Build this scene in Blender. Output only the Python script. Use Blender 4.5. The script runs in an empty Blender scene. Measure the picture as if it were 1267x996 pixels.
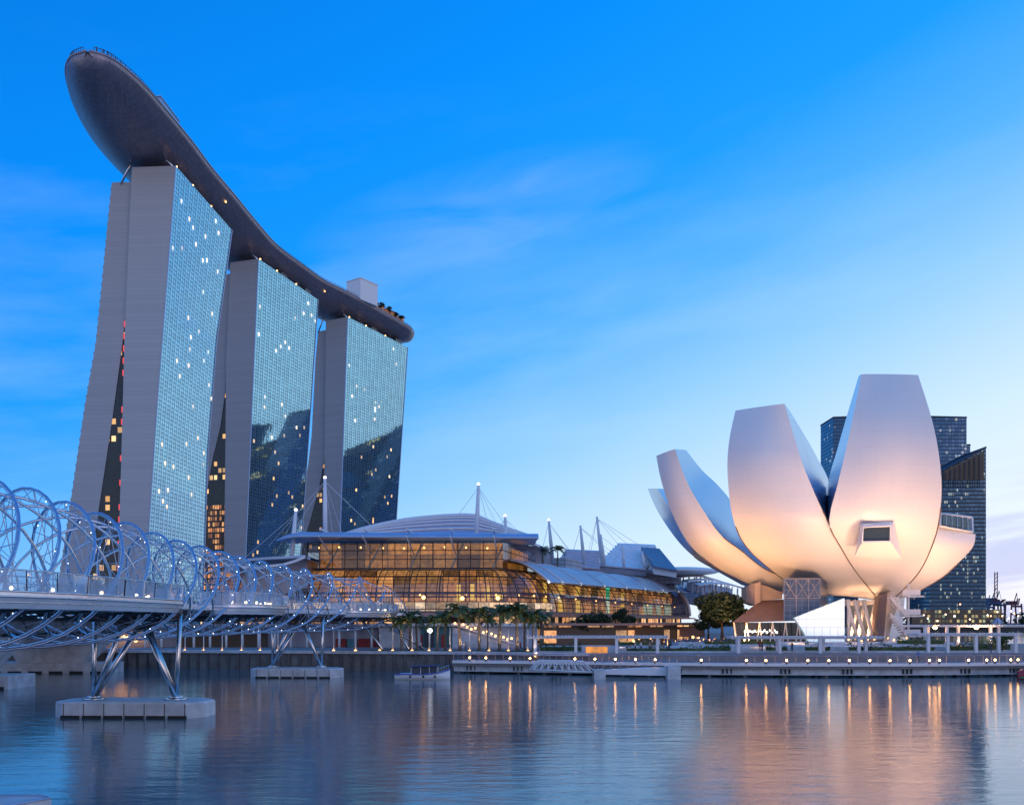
import bpy, bmesh, math, random
from mathutils import Vector, Matrix
random.seed(7)
R = math.radians
sc = bpy.context.scene
# ------------------------------------------------------------------ camera
F, HOR, H, CX = 1100.0, 769.0, 8.0, 633.5
cd = bpy.data.cameras.new('camera'); cam = bpy.data.objects.new('camera', cd)
sc.collection.objects.link(cam); sc.camera = cam
cam.location = (0, 0, H); cam.rotation_euler = (R(90), 0, 0)
cd.sensor_width = 36; cd.lens = F/1267*36; cd.shift_y = (HOR-498)/1267
cd.clip_start = 0.5; cd.clip_end = 20000
sc.render.resolution_x = 1024; sc.render.resolution_y = 804
# ------------------------------------------------------------------ world
SUN_EL, SUN_AZ = 3.0, 215.0
w = bpy.data.worlds.new('World'); sc.world = w; w.use_nodes = True
nt = w.node_tree; N = nt.nodes; L = nt.links; N.clear()
def wn(t, **k):
    n = N.new(t)
    for a, b in k.items(): setattr(n, a, b)
    return n
def wm(op, a, b=None, c=None, clamp=False):
    n = N.new('ShaderNodeMath'); n.operation = op; n.use_clamp = clamp
    for i, v in enumerate((a, b, c)):
        if v is None: continue
        if isinstance(v, (int, float)): n.inputs[i].default_value = v
        else: L.new(v, n.inputs[i])
    return n.outputs[0]
def wmix(f, a, b):
    n = N.new('ShaderNodeMix'); n.data_type = 'RGBA'
    for s, v in ((n.inputs[0], f), (n.inputs[6], a), (n.inputs[7], b)):
        if isinstance(v, (int, float)): s.default_value = v
        elif isinstance(v, tuple): s.default_value = (*v, 1)
        else: L.new(v, s)
    return n.outputs[2]
def ramp(fac, stops):
    n = N.new('ShaderNodeValToRGB'); L.new(fac, n.inputs[0]); e = n.color_ramp.elements
    while len(e) < len(stops): e.new(0.5)
    for q, (p, c) in zip(e, stops): q.position = p; q.color = (*c, 1) if len(c) == 3 else c
    return n.outputs[0]
tc = wn('ShaderNodeTexCoord'); sp = wn('ShaderNodeSeparateXYZ'); L.new(tc.outputs['Generated'], sp.inputs[0])
dx, dy, dz = sp.outputs
fac = wm('ADD', wm('SUBTRACT', dz, wm('MULTIPLY', dx, 0.38)), 0.22, clamp=True)
front = ramp(fac, [(0.0, (.93, .86, .93)), (0.12, (.82, .89, 1.0)), (0.25, (.62, .80, 1.0)), (0.38, (.32, .62, 1.0)),
                   (0.50, (.09, .43, 1.0)), (0.61, (.008, .32, 1.0)), (0.76, (.0, .26, .93)), (1.0, (.0, .16, .68))])
back = ramp(wm('ADD', dz, 0.0, clamp=True), [(0.0, (.56, .54, .62)), (0.15, (.46, .53, .76)), (0.45, (.25, .44, .88)), (1.0, (.04, .30, .86))])
fb = wn('ShaderNodeMapRange'); L.new(dy, fb.inputs[0]); fb.inputs[1].default_value = -0.35; fb.inputs[2].default_value = 0.35
col = wmix(fb.outputs[0], back, front)
# thin cirrus
cmb = wn('ShaderNodeCombineXYZ'); L.new(wm('MULTIPLY', dx, 2.2), cmb.inputs[0]); L.new(wm('MULTIPLY', dy, 1.2), cmb.inputs[1]); L.new(wm('ADD', wm('MULTIPLY', dz, 9.0), wm('MULTIPLY', dx, -1.5)), cmb.inputs[2])
nz = wn('ShaderNodeTexNoise'); L.new(cmb.outputs[0], nz.inputs['Vector']); nz.inputs['Scale'].default_value = 1.5; nz.inputs['Detail'].default_value = 7; nz.inputs['Roughness'].default_value = .55
cf = ramp(nz.outputs[0], [(0.46, (0, 0, 0)), (0.72, (1, 1, 1))])
hi = wn('ShaderNodeMapRange'); L.new(dz, hi.inputs[0]); hi.inputs[1].default_value = .52; hi.inputs[2].default_value = .3
col = wmix(wm('MULTIPLY', wm('MULTIPLY', cf, hi.outputs[0]), 0.22), col, (.50, .74, 1.0))
cmb4 = wn('ShaderNodeCombineXYZ'); L.new(wm('MULTIPLY', dx, 7.0), cmb4.inputs[0]); L.new(wm('MULTIPLY', dy, 3.0), cmb4.inputs[1]); L.new(wm('ADD', wm('MULTIPLY', dz, 30.0), wm('MULTIPLY', dx, -5)), cmb4.inputs[2])
nz4 = wn('ShaderNodeTexNoise'); L.new(cmb4.outputs[0], nz4.inputs['Vector']); nz4.inputs['Scale'].default_value = 1.0; nz4.inputs['Detail'].default_value = 6; nz4.inputs['Distortion'].default_value = .6
ux = wm('MULTIPLY', wm('ADD', dx, .02), 5.0); uz = wm('MULTIPLY', wm('ADD', wm('ADD', dz, -.415), wm('MULTIPLY', dx, -.18)), 18.0)
blob = wm('MULTIPLY', wm('SUBTRACT', 1.0, wm('ADD', wm('MULTIPLY', ux, ux), wm('MULTIPLY', uz, uz)), clamp=True), wm('MULTIPLY', wm('MULTIPLY_ADD', nz4.outputs[0], 2.6, -.95, clamp=True), .26))
col = wmix(wm('MULTIPLY', blob, fb.outputs[0]), col, (.42, .62, 1.0))
# low lavender streaks on the right
cmb2 = wn('ShaderNodeCombineXYZ'); L.new(wm('MULTIPLY', dx, 3.0), cmb2.inputs[0]); L.new(wm('MULTIPLY', dy, 3.0), cmb2.inputs[1]); L.new(wm('ADD', wm('MULTIPLY', dz, 34.0), wm('MULTIPLY', dx, -6)), cmb2.inputs[2])
nz2 = wn('ShaderNodeTexNoise'); L.new(cmb2.outputs[0], nz2.inputs['Vector']); nz2.inputs['Scale'].default_value = 1.0; nz2.inputs['Detail'].default_value = 5
cf2 = ramp(nz2.outputs[0], [(0.46, (0, 0, 0)), (0.58, (1, 1, 1))])
lo = wn('ShaderNodeMapRange'); L.new(dz, lo.inputs[0]); lo.inputs[1].default_value = .17; lo.inputs[2].default_value = .08
rt = wn('ShaderNodeMapRange'); L.new(dx, rt.inputs[0]); rt.inputs[1].default_value = .30; rt.inputs[2].default_value = .48
col = wmix(wm('MULTIPLY', wm('MULTIPLY', cf2, lo.outputs[0]), wm('MULTIPLY', rt.outputs[0], 0.6)), col, (.46, .50, .84))
sky = wn('ShaderNodeTexSky'); sky.sky_type = 'NISHITA'; sky.sun_disc = False; sky.sun_elevation = R(SUN_EL); sky.sun_rotation = R(SUN_AZ)
b1 = wn('ShaderNodeBackground'); L.new(col, b1.inputs[0]); b1.inputs[1].default_value = 0.98
b2 = wn('ShaderNodeBackground'); L.new(sky.outputs[0], b2.inputs[0]); b2.inputs[1].default_value = 0.004
ad = wn('ShaderNodeAddShader'); L.new(b1.outputs[0], ad.inputs[0]); L.new(b2.outputs[0], ad.inputs[1])
wo = wn('ShaderNodeOutputWorld'); L.new(ad.outputs[0], wo.inputs[0])
# ------------------------------------------------------------------ sun (weak afterglow)
sl = bpy.data.lights.new('sun', 'SUN'); so = bpy.data.objects.new('sun', sl); sc.collection.objects.link(so)
sl.energy = 0.22; sl.angle = R(25); sl.color = (1, .66, .62)
so.rotation_euler = Vector((-.62, .76, -.16)).to_track_quat('-Z', 'Y').to_euler()
sc.view_settings.view_transform = 'Standard'; sc.view_settings.look = 'None'
sc.view_settings.exposure = 0.15; sc.view_settings.gamma = 1

# ================================================================== helpers
def P(px, py, Y): return Vector(((px-CX)/F*Y, Y, H+(HOR-py)/F*Y))
def PX(px, Y, z): return Vector(((px-CX)/F*Y, Y, z))
SPLIT = set('red_light_strip pod_bracket mooring_block fender_ball deck_struts rooftop_plant roof_lamp ceiling_lamp gallery_lamp slanted_column bright_opening hull_lamp rubber_fender arcade_column lattice_column support_piles fender_bars fender_posts foyer_lamp forecourt_lamp restaurant_lamp arcade_post floor_lamp rim_planting roof_post red_panel blade_post terrace_roof lit_bar floor_slabs lobby_mullion pale_reflection_panel stay_cable joint atrium_glazing lit_atrium_glazing terrace_light_row foyer_mullion'.split())
class MB:
    def __init__(s): s.v = []; s.f = []; s.uv = []; s.sm = []
    def face(s, pts, uv=None, smooth=False):
        b = len(s.v); s.v += [tuple(p) for p in pts]; s.f.append(tuple(range(b, b+len(pts)))); s.uv.append(uv); s.sm.append(smooth)
    def grid(s, rows, uvs=None, close=False, smooth=True, flip=False):
        b = len(s.v); n = len(rows[0])
        for r in rows: s.v += [tuple(p) for p in r]
        for i in range(len(rows)-1):
            for j in range(n if close else n-1):
                k = (j+1) % n
                q = [(i, j), (i, k), (i+1, k), (i+1, j)]
                if flip: q.reverse()
                s.f.append(tuple(b+a*n+c for a, c in q)); s.sm.append(smooth)
                s.uv.append([uvs[a][c] for a, c in q] if uvs else None)
    def box(s, c, d, rz=0):
        x, y, z = d[0]/2, d[1]/2, d[2]/2; m = Matrix.Rotation(rz, 3, 'Z'); c = Vector(c)
        p = [c+m @ Vector((a*x, b*y, e*z)) for e in (-1, 1) for a, b in ((-1, -1), (1, -1), (1, 1), (-1, 1))]
        s.hexa(p)
    def hexa(s, p):
        b = len(s.v); s.v += [tuple(q) for q in p]
        for f in ((0, 3, 2, 1), (4, 5, 6, 7), (0, 1, 5, 4), (1, 2, 6, 5), (2, 3, 7, 6), (3, 0, 4, 7)):
            s.f.append(tuple(b+i for i in f)); s.uv.append(None); s.sm.append(False)
    def prism(s, poly, off):
        off = Vector(off); n = len(poly); b = len(s.v)
        s.v += [tuple(Vector(p)) for p in poly]+[tuple(Vector(p)+off) for p in poly]
        s.f.append(tuple(range(b+n-1, b-1, -1))); s.f.append(tuple(range(b+n, b+2*n)))
        for i in range(n): s.f.append((b+i, b+(i+1) % n, b+n+(i+1) % n, b+n+i))
        s.uv += [None]*(n+2); s.sm += [False]*(n+2)
    def tube(s, pts, r, k=6, caps=True):
        pts = [Vector(p) for p in pts]; rs = r if isinstance(r, (list, tuple)) else [r]*len(pts)
        rows = []; up = None
        for i, p in enumerate(pts):
            t = (pts[min(i+1, len(pts)-1)]-pts[max(i-1, 0)])
            if t.length < 1e-9: t = Vector((0, 0, 1))
            t.normalize()
            if up is None:
                up = Vector((0, 0, 1)) if abs(t.z) < .9 else Vector((1, 0, 0))
            a = t.cross(up)
            if a.length < 1e-4: a = t.cross(Vector((0, 1, 0)))
            a.normalize(); c = a.cross(t).normalized(); up = c
            rows.append([p+(a*math.cos(2*math.pi*j/k)+c*math.sin(2*math.pi*j/k))*rs[i] for j in range(k)])
        b = len(s.v); s.grid(rows, close=True, smooth=k > 4)
        if caps:
            s.f.append(tuple(b+j for j in range(k-1, -1, -1))); m = b+(len(pts)-1)*k; s.f.append(tuple(m+j for j in range(k)))
            s.uv += [None, None]; s.sm += [False, False]
    def sphere(s, c, r, n=8):
        c = Vector(c); rr = r if isinstance(r, (tuple, list)) else (r, r, r)
        rows = [[c+Vector((rr[0]*math.sin(a)*math.cos(b), rr[1]*math.sin(a)*math.sin(b), rr[2]*math.cos(a))) for b in [2*math.pi*j/n for j in range(n)]] for a in [math.pi*max(.02, min(.98, i/(n//2+1))) for i in range(n//2+2)]]
        s.grid(rows, close=True)
    def islands(s):
        par = list(range(len(s.v)))
        def fd(a):
            while par[a] != a: par[a] = par[par[a]]; a = par[a]
            return a
        for f in s.f:
            for k in f[1:]: par[fd(k)] = fd(f[0])
        g = {}
        for i, f in enumerate(s.f): g.setdefault(fd(f[0]), []).append(i)
        out = []
        for ids in g.values():
            m = MB(); mp = {}
            for i in ids:
                for k in s.f[i]:
                    if k not in mp: mp[k] = len(m.v); m.v.append(s.v[k])
                m.f.append(tuple(mp[k] for k in s.f[i])); m.uv.append(s.uv[i]); m.sm.append(s.sm[i])
            out.append(m)
        return out
    def build(s, name, mat, parent=None, **tags):
        if name in SPLIT and not tags.get('whole'):
            isl = s.islands()
            if 1 < len(isl) <= 100:
                obs = [m.build(name, mat, parent, whole=1, **tags) for m in isl]; return obs[0]
        tags.pop('whole', None)
        me = bpy.data.meshes.new(name); me.from_pydata(s.v, [], s.f)
        me.polygons.foreach_set('use_smooth', s.sm)
        if any(u is not None for u in s.uv):
            ul = me.uv_layers.new(name='UVMap'); i = 0; data = []
            for f, u in zip(s.f, s.uv):
                for k in range(len(f)): data += list(u[k]) if u else [0, 0]
            ul.data.foreach_set('uv', data)
        me.materials.append(mat); me.update()
        o = bpy.data.objects.new(name, me); sc.collection.objects.link(o)
        if parent is not None: o.parent = parent; o.matrix_parent_inverse = parent.matrix_basis.inverted() if tags.pop('keep', True) else Matrix()
        for k, v in tags.items(): o[k] = v
        return o
def thing(name, label, cat, loc=(0, 0, 0), group=None, rz=0):
    o = bpy.data.objects.new(name, None); sc.collection.objects.link(o); o.location = loc; o.rotation_euler = (0, 0, rz)
    o['label'] = label; o['category'] = cat
    if group: o['group'] = group
    return o
def copy_thing(o, loc, label, rz=0, s=1, group=None):
    c = o.copy(); sc.collection.objects.link(c); c.location = loc; c.rotation_euler = (0, 0, rz); c.scale = (s, s, s); c['label'] = label
    if group: c['group'] = group
    def rec(a, b):
        for ch in list(a.children):
            d = ch.copy(); sc.collection.objects.link(d); d.parent = b; rec(ch, d)
    rec(o, c); return c
def cat_rom(pts, n):
    out = []; m = len(pts)
    for i in range(n):
        t = i/(n-1)*(m-1); k = min(int(t), m-2); u = t-k
        p0, p1, p2, p3 = (pts[max(k-1, 0)], pts[k], pts[k+1], pts[min(k+2, m-1)])
        out.append(tuple(.5*((2*b)+(-a+c)*u+(2*a-5*b+4*c-d)*u*u+(-a+3*b-3*c+d)*u**3) for a, b, c, d in zip(p0, p1, p2, p3)))
    return out
ORD = ['first', 'second', 'third', 'fourth', 'fifth', 'sixth', 'seventh', 'eighth', 'ninth', 'tenth', 'eleventh', 'twelfth', 'thirteenth', 'fourteenth', 'fifteenth', 'sixteenth', 'seventeenth', 'eighteenth', 'nineteenth', 'twentieth', 'twenty-first', 'twenty-second', 'twenty-third', 'twenty-fourth', 'twenty-fifth', 'twenty-sixth', 'twenty-seventh', 'twenty-eighth', 'twenty-ninth', 'thirtieth']
# ------------------------------------------------------------------ materials
class NT:
    def __init__(s, name):
        s.m = bpy.data.materials.new(name); s.m.use_nodes = True; s.t = s.m.node_tree; s.n = s.t.nodes; s.l = s.t.links
        s.b = s.n['Principled BSDF']; s.out = s.n['Material Output']
    def put(s, sock, v):
        if isinstance(v, (int, float)): sock.default_value = v
        elif isinstance(v, tuple): sock.default_value = (*v, 1) if len(sock.default_value) == 4 and len(v) == 3 else v
        else: s.l.new(v, sock)
    def node(s, t, ins={}, **k):
        n = s.n.new(t)
        for a, b in k.items(): setattr(n, a, b)
        for a, b in ins.items(): s.put(n.inputs[a], b)
        return n
    def math(s, op, a, b=0.0, c=0.0, clamp=False):
        n = s.n.new('ShaderNodeMath'); n.operation = op; n.use_clamp = clamp
        s.put(n.inputs[0], a); s.put(n.inputs[1], b); s.put(n.inputs[2], c); return n.outputs[0]
    def mix(s, f, a, b):
        n = s.n.new('ShaderNodeMix'); n.data_type = 'RGBA'; s.put(n.inputs[0], f); s.put(n.inputs[6], a); s.put(n.inputs[7], b); return n.outputs[2]
    def P(s, **k):
        al = {'base': 'Base Color', 'rough': 'Roughness', 'metal': 'Metallic', 'em': 'Emission Color', 'es': 'Emission Strength', 'normal': 'Normal', 'spec': 'Specular IOR Level', 'alpha': 'Alpha'}
        for a, b in k.items(): s.put(s.b.inputs[al[a]], b)
        return s.m
def mat(name, base, rough=.6, metal=0, var=.12, scale=.6, bump=0, spec=.5):
    t = NT(name); tcn = t.node('ShaderNodeTexCoord')
    nz = t.node('ShaderNodeTexNoise', {'Vector': tcn.outputs['Object'], 'Scale': scale, 'Detail': 5})
    d = tuple(c*(1-var) for c in base); u = tuple(min(1, c*(1+var)) for c in base)
    c = t.mix(t.math('MULTIPLY_ADD', nz.outputs[0], 2.2, -.6, clamp=True), d, u)
    t.P(base=c, rough=rough, metal=float(metal), spec=spec)
    if bump:
        n2 = t.node('ShaderNodeTexNoise', {'Vector': tcn.outputs['Object'], 'Scale': scale*6, 'Detail': 4})
        bp = t.node('ShaderNodeBump', {'Height': n2.outputs[0], 'Strength': bump, 'Distance': .1}); t.P(normal=bp.outputs[0])
    return t.m
def emis(name, c, s):
    t = NT(name); t.P(base=(.02, .02, .02), em=c, es=float(s)); return t.m
def facade(name, tint, cu, cv, mu, mv, lit=.03, litc=(1, .75, .42), lits=1.6, frame=(.03, .05, .06), tilt=.012, wob=.02, dark=(.01, .03, .04), metal=.75, rough=.03, litu=(.15, .85), litv=(.2, .85), lit2=None, split=False):
    """glass curtain wall in uv metres: cells cu x cv, frame lines mu, mv; some rooms lit"""
    t = NT(name); uv = t.node('ShaderNodeUVMap'); s = t.node('ShaderNodeSeparateXYZ', {0: uv.outputs[0]})
    U = t.math('DIVIDE', s.outputs[0], cu); V = t.math('DIVIDE', s.outputs[1], cv)
    fu = t.math('FRACT', U); fv = t.math('FRACT', V)
    cell = t.node('ShaderNodeCombineXYZ', {0: t.math('FLOOR', U), 1: t.math('FLOOR', V)})
    wnz = t.node('ShaderNodeTexWhiteNoise', {'Vector': cell.outputs[0]}, noise_dimensions='2D')
    line = t.math('MAXIMUM', t.math('LESS_THAN', fu, mu/cu), t.math('LESS_THAN', fv, mv/cv))
    if split:
        l2_ = t.math('MULTIPLY', t.math('LESS_THAN', t.math('ABSOLUTE', t.math('SUBTRACT', fu, .58)), .035), 1.0)
        hz_ = t.math('MULTIPLY', t.math('LESS_THAN', fv, mv/cv), t.math('GREATER_THAN', fu, .36))
        thin = t.math('LESS_THAN', fv, mv/cv*.12)
        line = t.math('MAXIMUM', t.math('MAXIMUM', t.math('LESS_THAN', fu, mu/cu), l2_), t.math('MAXIMUM', hz_, thin))
    geo = t.node('ShaderNodeNewGeometry')
    sub = t.node('ShaderNodeVectorMath', {0: wnz.outputs['Color'], 1: (.5, .5, .5)}, operation='SUBTRACT')
    sc1 = t.node('ShaderNodeVectorMath', {0: sub.outputs[0], 'Scale': tilt}, operation='SCALE')
    nzv = t.node('ShaderNodeCombineXYZ', {0: t.math('MULTIPLY', s.outputs[0], .35), 1: t.math('MULTIPLY', s.outputs[1], .12)})
    nz = t.node('ShaderNodeTexNoise', {'Vector': nzv.outputs[0], 'Scale': 1.0, 'Detail': 2})
    sub2 = t.node('ShaderNodeVectorMath', {0: nz.outputs['Color'], 1: (.5, .5, .5)}, operation='SUBTRACT')
    sc2 = t.node('ShaderNodeVectorMath', {0: sub2.outputs[0], 'Scale': wob}, operation='SCALE')
    a1 = t.node('ShaderNodeVectorMath', {0: geo.outputs['Normal'], 1: sc1.outputs[0]}, operation='ADD')
    a2 = t.node('ShaderNodeVectorMath', {0: a1.outputs[0], 1: sc2.outputs[0]}, operation='ADD')
    nn = t.node('ShaderNodeVectorMath', {0: a2.outputs[0]}, operation='NORMALIZE')
    gcol = t.mix(wnz.outputs['Value'], tuple(c*.82 for c in tint), tint)
    base = t.mix(line, gcol, frame)
    wn2 = t.node('ShaderNodeTexWhiteNoise', {'Vector': t.node('ShaderNodeVectorMath', {0: cell.outputs[0], 1: (17.3, 5.1, 0)}, operation='ADD').outputs[0]}, noise_dimensions='2D')
    big = t.node('ShaderNodeTexNoise', {'Vector': cell.outputs[0], 'Scale': .11, 'Detail': 2})
    clump = t.math('MULTIPLY_ADD', big.outputs[0], 5.0, -1.9, clamp=True)
    isl = t.math('LESS_THAN', wn2.outputs['Value'], t.math('MULTIPLY', clump, lit*2.2))
    inu = t.math('MULTIPLY', t.math('GREATER_THAN', fu, litu[0]), t.math('LESS_THAN', fu, litu[1]))
    inv = t.math('MULTIPLY', t.math('GREATER_THAN', fv, litv[0]), t.math('LESS_THAN', fv, litv[1]))
    e = t.math('MULTIPLY', isl, t.math('MULTIPLY', inu, inv))
    e = t.math('MULTIPLY', e, t.math('MULTIPLY_ADD', wnz.outputs['Value'], lits, lits*.25))
    lc = t.mix(wn2.outputs['Color'] if False else t.math('FRACT', t.math('MULTIPLY', wnz.outputs['Value'], 7.3)), litc, lit2 or litc)
    if split: lc = t.mix(t.math('MULTIPLY_ADD', s.outputs[1], .02, -1.7, clamp=True), (1, .60, .22), lc)
    t.P(base=base, metal=t.math('MULTIPLY_ADD', line, -metal*.8, metal), rough=t.math('MULTIPLY_ADD', line, .35, rough), em=lc, es=e, normal=nn.outputs[0])
    return t.m
def panelwall(name, base, pu, pv, seam=.06, rough=.55, var=.05):
    t = NT(name); uv = t.node('ShaderNodeUVMap'); s = t.node('ShaderNodeSeparateXYZ', {0: uv.outputs[0]})
    U = t.math('DIVIDE', s.outputs[0], pu); V = t.math('DIVIDE', s.outputs[1], pv)
    line = t.math('MAXIMUM', t.math('LESS_THAN', t.math('FRACT', U), seam/pu*.5), t.math('LESS_THAN', t.math('FRACT', V), seam/pv))
    cell = t.node('ShaderNodeCombineXYZ', {0: t.math('FLOOR', U), 1: t.math('FLOOR', V)})
    wnz = t.node('ShaderNodeTexWhiteNoise', {'Vector': cell.outputs[0]}, noise_dimensions='2D')
    nz = t.node('ShaderNodeTexNoise', {'Vector': uv.outputs[0], 'Scale': .05, 'Detail': 6})
    c = t.mix(wnz.outputs['Value'], tuple(q*(1-var) for q in base), tuple(q*(1+var) for q in base))
    c = t.mix(t.math('MULTIPLY', nz.outputs[0], .25), c, tuple(q*.8 for q in base))
    t.P(base=t.mix(line, c, tuple(q*.6 for q in base)), rough=rough)
    return t.m
def lit_wall(name, cu, cv, c1, c2, s, dark=.4, gap=.12, seed=0.0):
    """lit rooms / shopfronts: cells give off light with varied strength"""
    t = NT(name); uv = t.node('ShaderNodeUVMap'); sp_ = t.node('ShaderNodeSeparateXYZ', {0: uv.outputs[0]})
    U = t.math('DIVIDE', sp_.outputs[0], cu); V = t.math('DIVIDE', sp_.outputs[1], cv)
    cell = t.node('ShaderNodeCombineXYZ', {0: t.math('FLOOR', U), 1: t.math('FLOOR', V), 2: seed})
    wnz = t.node('ShaderNodeTexWhiteNoise', {'Vector': cell.outputs[0]}, noise_dimensions='3D')
    nz = t.node('ShaderNodeTexNoise', {'Vector': uv.outputs[0], 'Scale': .9, 'Detail': 5, 'Roughness': .7})
    m = t.math('MULTIPLY', t.math('GREATER_THAN', t.math('FRACT', U), gap), t.math('GREATER_THAN', t.math('FRACT', V), gap*1.3))
    b = t.math('SUBTRACT', wnz.outputs['Value'], dark, clamp=True)
    b = t.math('MULTIPLY', t.math('POWER', b, 1.5), t.math('MULTIPLY_ADD', nz.outputs[0], 3.5, -.75, clamp=False))
    b = t.math('MAXIMUM', t.math('MULTIPLY', b, m), .0)
    t.P(base=(.12, .08, .05), em=t.mix(t.math('FRACT', t.math('MULTIPLY', wnz.outputs['Value'], 5.7)), c1, c2), es=t.math('MULTIPLY', b, s), rough=.6)
    return t.m
def vault_glass(name, cu, cv, line_w=.16, tr=(.78, .74, .66), refl=.25, frost=0):
    t = NT(name); uv = t.node('ShaderNodeUVMap'); s = t.node('ShaderNodeSeparateXYZ', {0: uv.outputs[0]})
    fu = t.math('FRACT', t.math('DIVIDE', s.outputs[0], cu)); fv = t.math('FRACT', t.math('DIVIDE', s.outputs[1], cv))
    line = t.math('MAXIMUM', t.math('LESS_THAN', fu, line_w/cu), t.math('LESS_THAN', fv, line_w/cv))
    g = t.node('ShaderNodeBsdfGlossy', {'Color': (.75, .8, .9), 'Roughness': .04})
    tb = t.node('ShaderNodeBsdfTransparent', {'Color': tr})
    fr = t.node('ShaderNodeFresnel', {'IOR': 1.6})
    mx = t.node('ShaderNodeMixShader', {0: t.math('MULTIPLY_ADD', fr.outputs[0], .9, refl*.15, clamp=True)}); t.l.new(tb.outputs[0], mx.inputs[1]); t.l.new(g.outputs[0], mx.inputs[2])
    if frost:
        fd = t.node('ShaderNodeBsdfDiffuse', {'Color': (.6, .75, .85)}); m0 = t.node('ShaderNodeMixShader', {0: frost}); t.l.new(mx.outputs[0], m0.inputs[1]); t.l.new(fd.outputs[0], m0.inputs[2]); mx = m0
    df = t.node('ShaderNodeBsdfDiffuse', {'Color': (.05, .045, .05)})
    m2 = t.node('ShaderNodeMixShader', {0: line}); t.l.new(mx.outputs[0], m2.inputs[1]); t.l.new(df.outputs[0], m2.inputs[2])
    t.l.new(m2.outputs[0], t.out.inputs[0]); return t.m
M = {}
M['concrete'] = mat('pale_concrete', (.50, .52, .54), .75, var=.24, scale=.8, bump=.15)
M['quay'] = mat('weathered_quay_concrete', (.13, .125, .12), .85, var=.45, scale=.5, bump=.4)
M['white'] = mat('white_paint', (.72, .73, .75), .4, var=.04)
M['steel'] = mat('stainless_steel', (.60, .60, .62), .22, 1, var=.08, scale=2)
M['steel_dark'] = mat('dark_steel', (.10, .10, .11), .4, .6, var=.2, scale=2)
M['steel_blue'] = mat('outer_helix_steel', (.30, .42, .60), .28, .65, var=.06, scale=2)
M['podsteel'] = mat('brushed_pod_steel', (.86, .88, .92), .25, .3, var=.1, scale=.5)
M['rod'] = mat('bright_steel_rod', (.44, .48, .55), .32, .5)
M['deck'] = mat('timber_deck', (.22, .2, .2), .7, var=.25, scale=3)
M['paving'] = mat('promenade_paving', (.24, .22, .22), .75, var=.2, scale=.4)
M['lawn'] = mat('lawn', (.05, .075, .02), .9, var=.4, scale=1.5, bump=.5)
M['leaf'] = mat('dark_foliage', (.020, .042, .014), .6, var=.5, scale=1.2)
M['leaf2'] = mat('hedge_foliage', (.06, .10, .025), .6, var=.5, scale=1.5)
M['palm'] = mat('palm_fronds', (.09, .12, .03), .5, var=.4, scale=2)
M['trunk'] = mat('palm_trunk', (.20, .165, .13), .85, var=.3, scale=4, bump=.4)
M['bark'] = mat('tree_bark', (.10, .07, .05), .9, var=.3, scale=4)
M['rubber'] = mat('black_rubber', (.015, .015, .015), .7)
M['darkroof'] = mat('dark_roofing', (.06, .06, .07), .7, var=.2)
M['bluemetal'] = mat('pale_blue_metal_roof', (.34, .44, .60), .35, .35, var=.08, scale=.3)
M['greymetal'] = mat('grey_metal_roof', (.32, .32, .38), .4, .5, var=.12, scale=.3)
M['terracotta'] = mat('clay_brown_roof', (.34, .18, .12), .7, var=.12, scale=.6)
M['pinkstone'] = mat('pink_terrace_stone', (.38, .22, .18), .8, var=.12)
M['shoered'] = mat('red_panel', (.35, .03, .03), .6)
M['teal'] = mat('teal_panel', (.10, .28, .32), .5)
M['lamp'] = emis('warm_lamp', (1, .46, .14), 34)
M['lampsoft'] = emis('soft_warm_lamp', (1, .48, .16), 4.5)
M['lampwhite'] = emis('white_lamp', (.95, .97, 1), 4)
M['lampred'] = emis('red_led', (1, .08, .10), .8)
M['ledblue'] = emis('blue_led_strip', (.12, .36, 1.0), .45)
M['leddot'] = emis('led_point', (.85, .9, 1), 5)
M['podlight'] = emis('pod_lamp', (1, .8, .5), 4)
M['asphalt'] = mat('asphalt', (.05, .05, .05), .85)
# ================================================================== ground and water
def water_mat():
    t = NT('bay_water'); g = t.node('ShaderNodeNewGeometry')
    mp = t.node('ShaderNodeMapping', {'Vector': g.outputs['Position'], 'Scale': (.55, 1.0, 1)})
    n1 = t.node('ShaderNodeTexNoise', {'Vector': mp.outputs[0], 'Scale': 2.6, 'Detail': 5, 'Roughness': .62})
    n2 = t.node('ShaderNodeTexNoise', {'Vector': mp.outputs[0], 'Scale': .10, 'Detail': 3})
    mp2 = t.node('ShaderNodeMapping', {'Vector': g.outputs['Position'], 'Scale': (.30, 1.0, 1)})
    n4 = t.node('ShaderNodeTexNoise', {'Vector': mp2.outputs[0], 'Scale': .75, 'Detail': 4, 'Roughness': .6, 'Distortion': .4})
    n3 = t.node('ShaderNodeTexNoise', {'Vector': mp.outputs[0], 'Scale': .035, 'Detail': 2})
    h = t.math('ADD', t.math('MULTIPLY', n1.outputs[0], t.math('MULTIPLY_ADD', n3.outputs[0], .6, .05)), t.math('ADD', t.math('MULTIPLY', n4.outputs[0], t.math('MULTIPLY_ADD', n3.outputs[0], 3.2, -.2)), t.math('MULTIPLY', n2.outputs[0], .5)))
    bp = t.node('ShaderNodeBump', {'Height': h, 'Strength': 1.0, 'Distance': .032})
    t.P(base=(.032, .125, .15), rough=.05, normal=bp.outputs[0], spec=.5)
    t.b.inputs['IOR'].default_value = 2.1
    return t.m
m = MB(); m.face([(-6000, -300, 0), (6000, -300, 0), (6000, 9000, 0), (-6000, 9000, 0)]); m.build('water', water_mat(), kind='structure')
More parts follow.
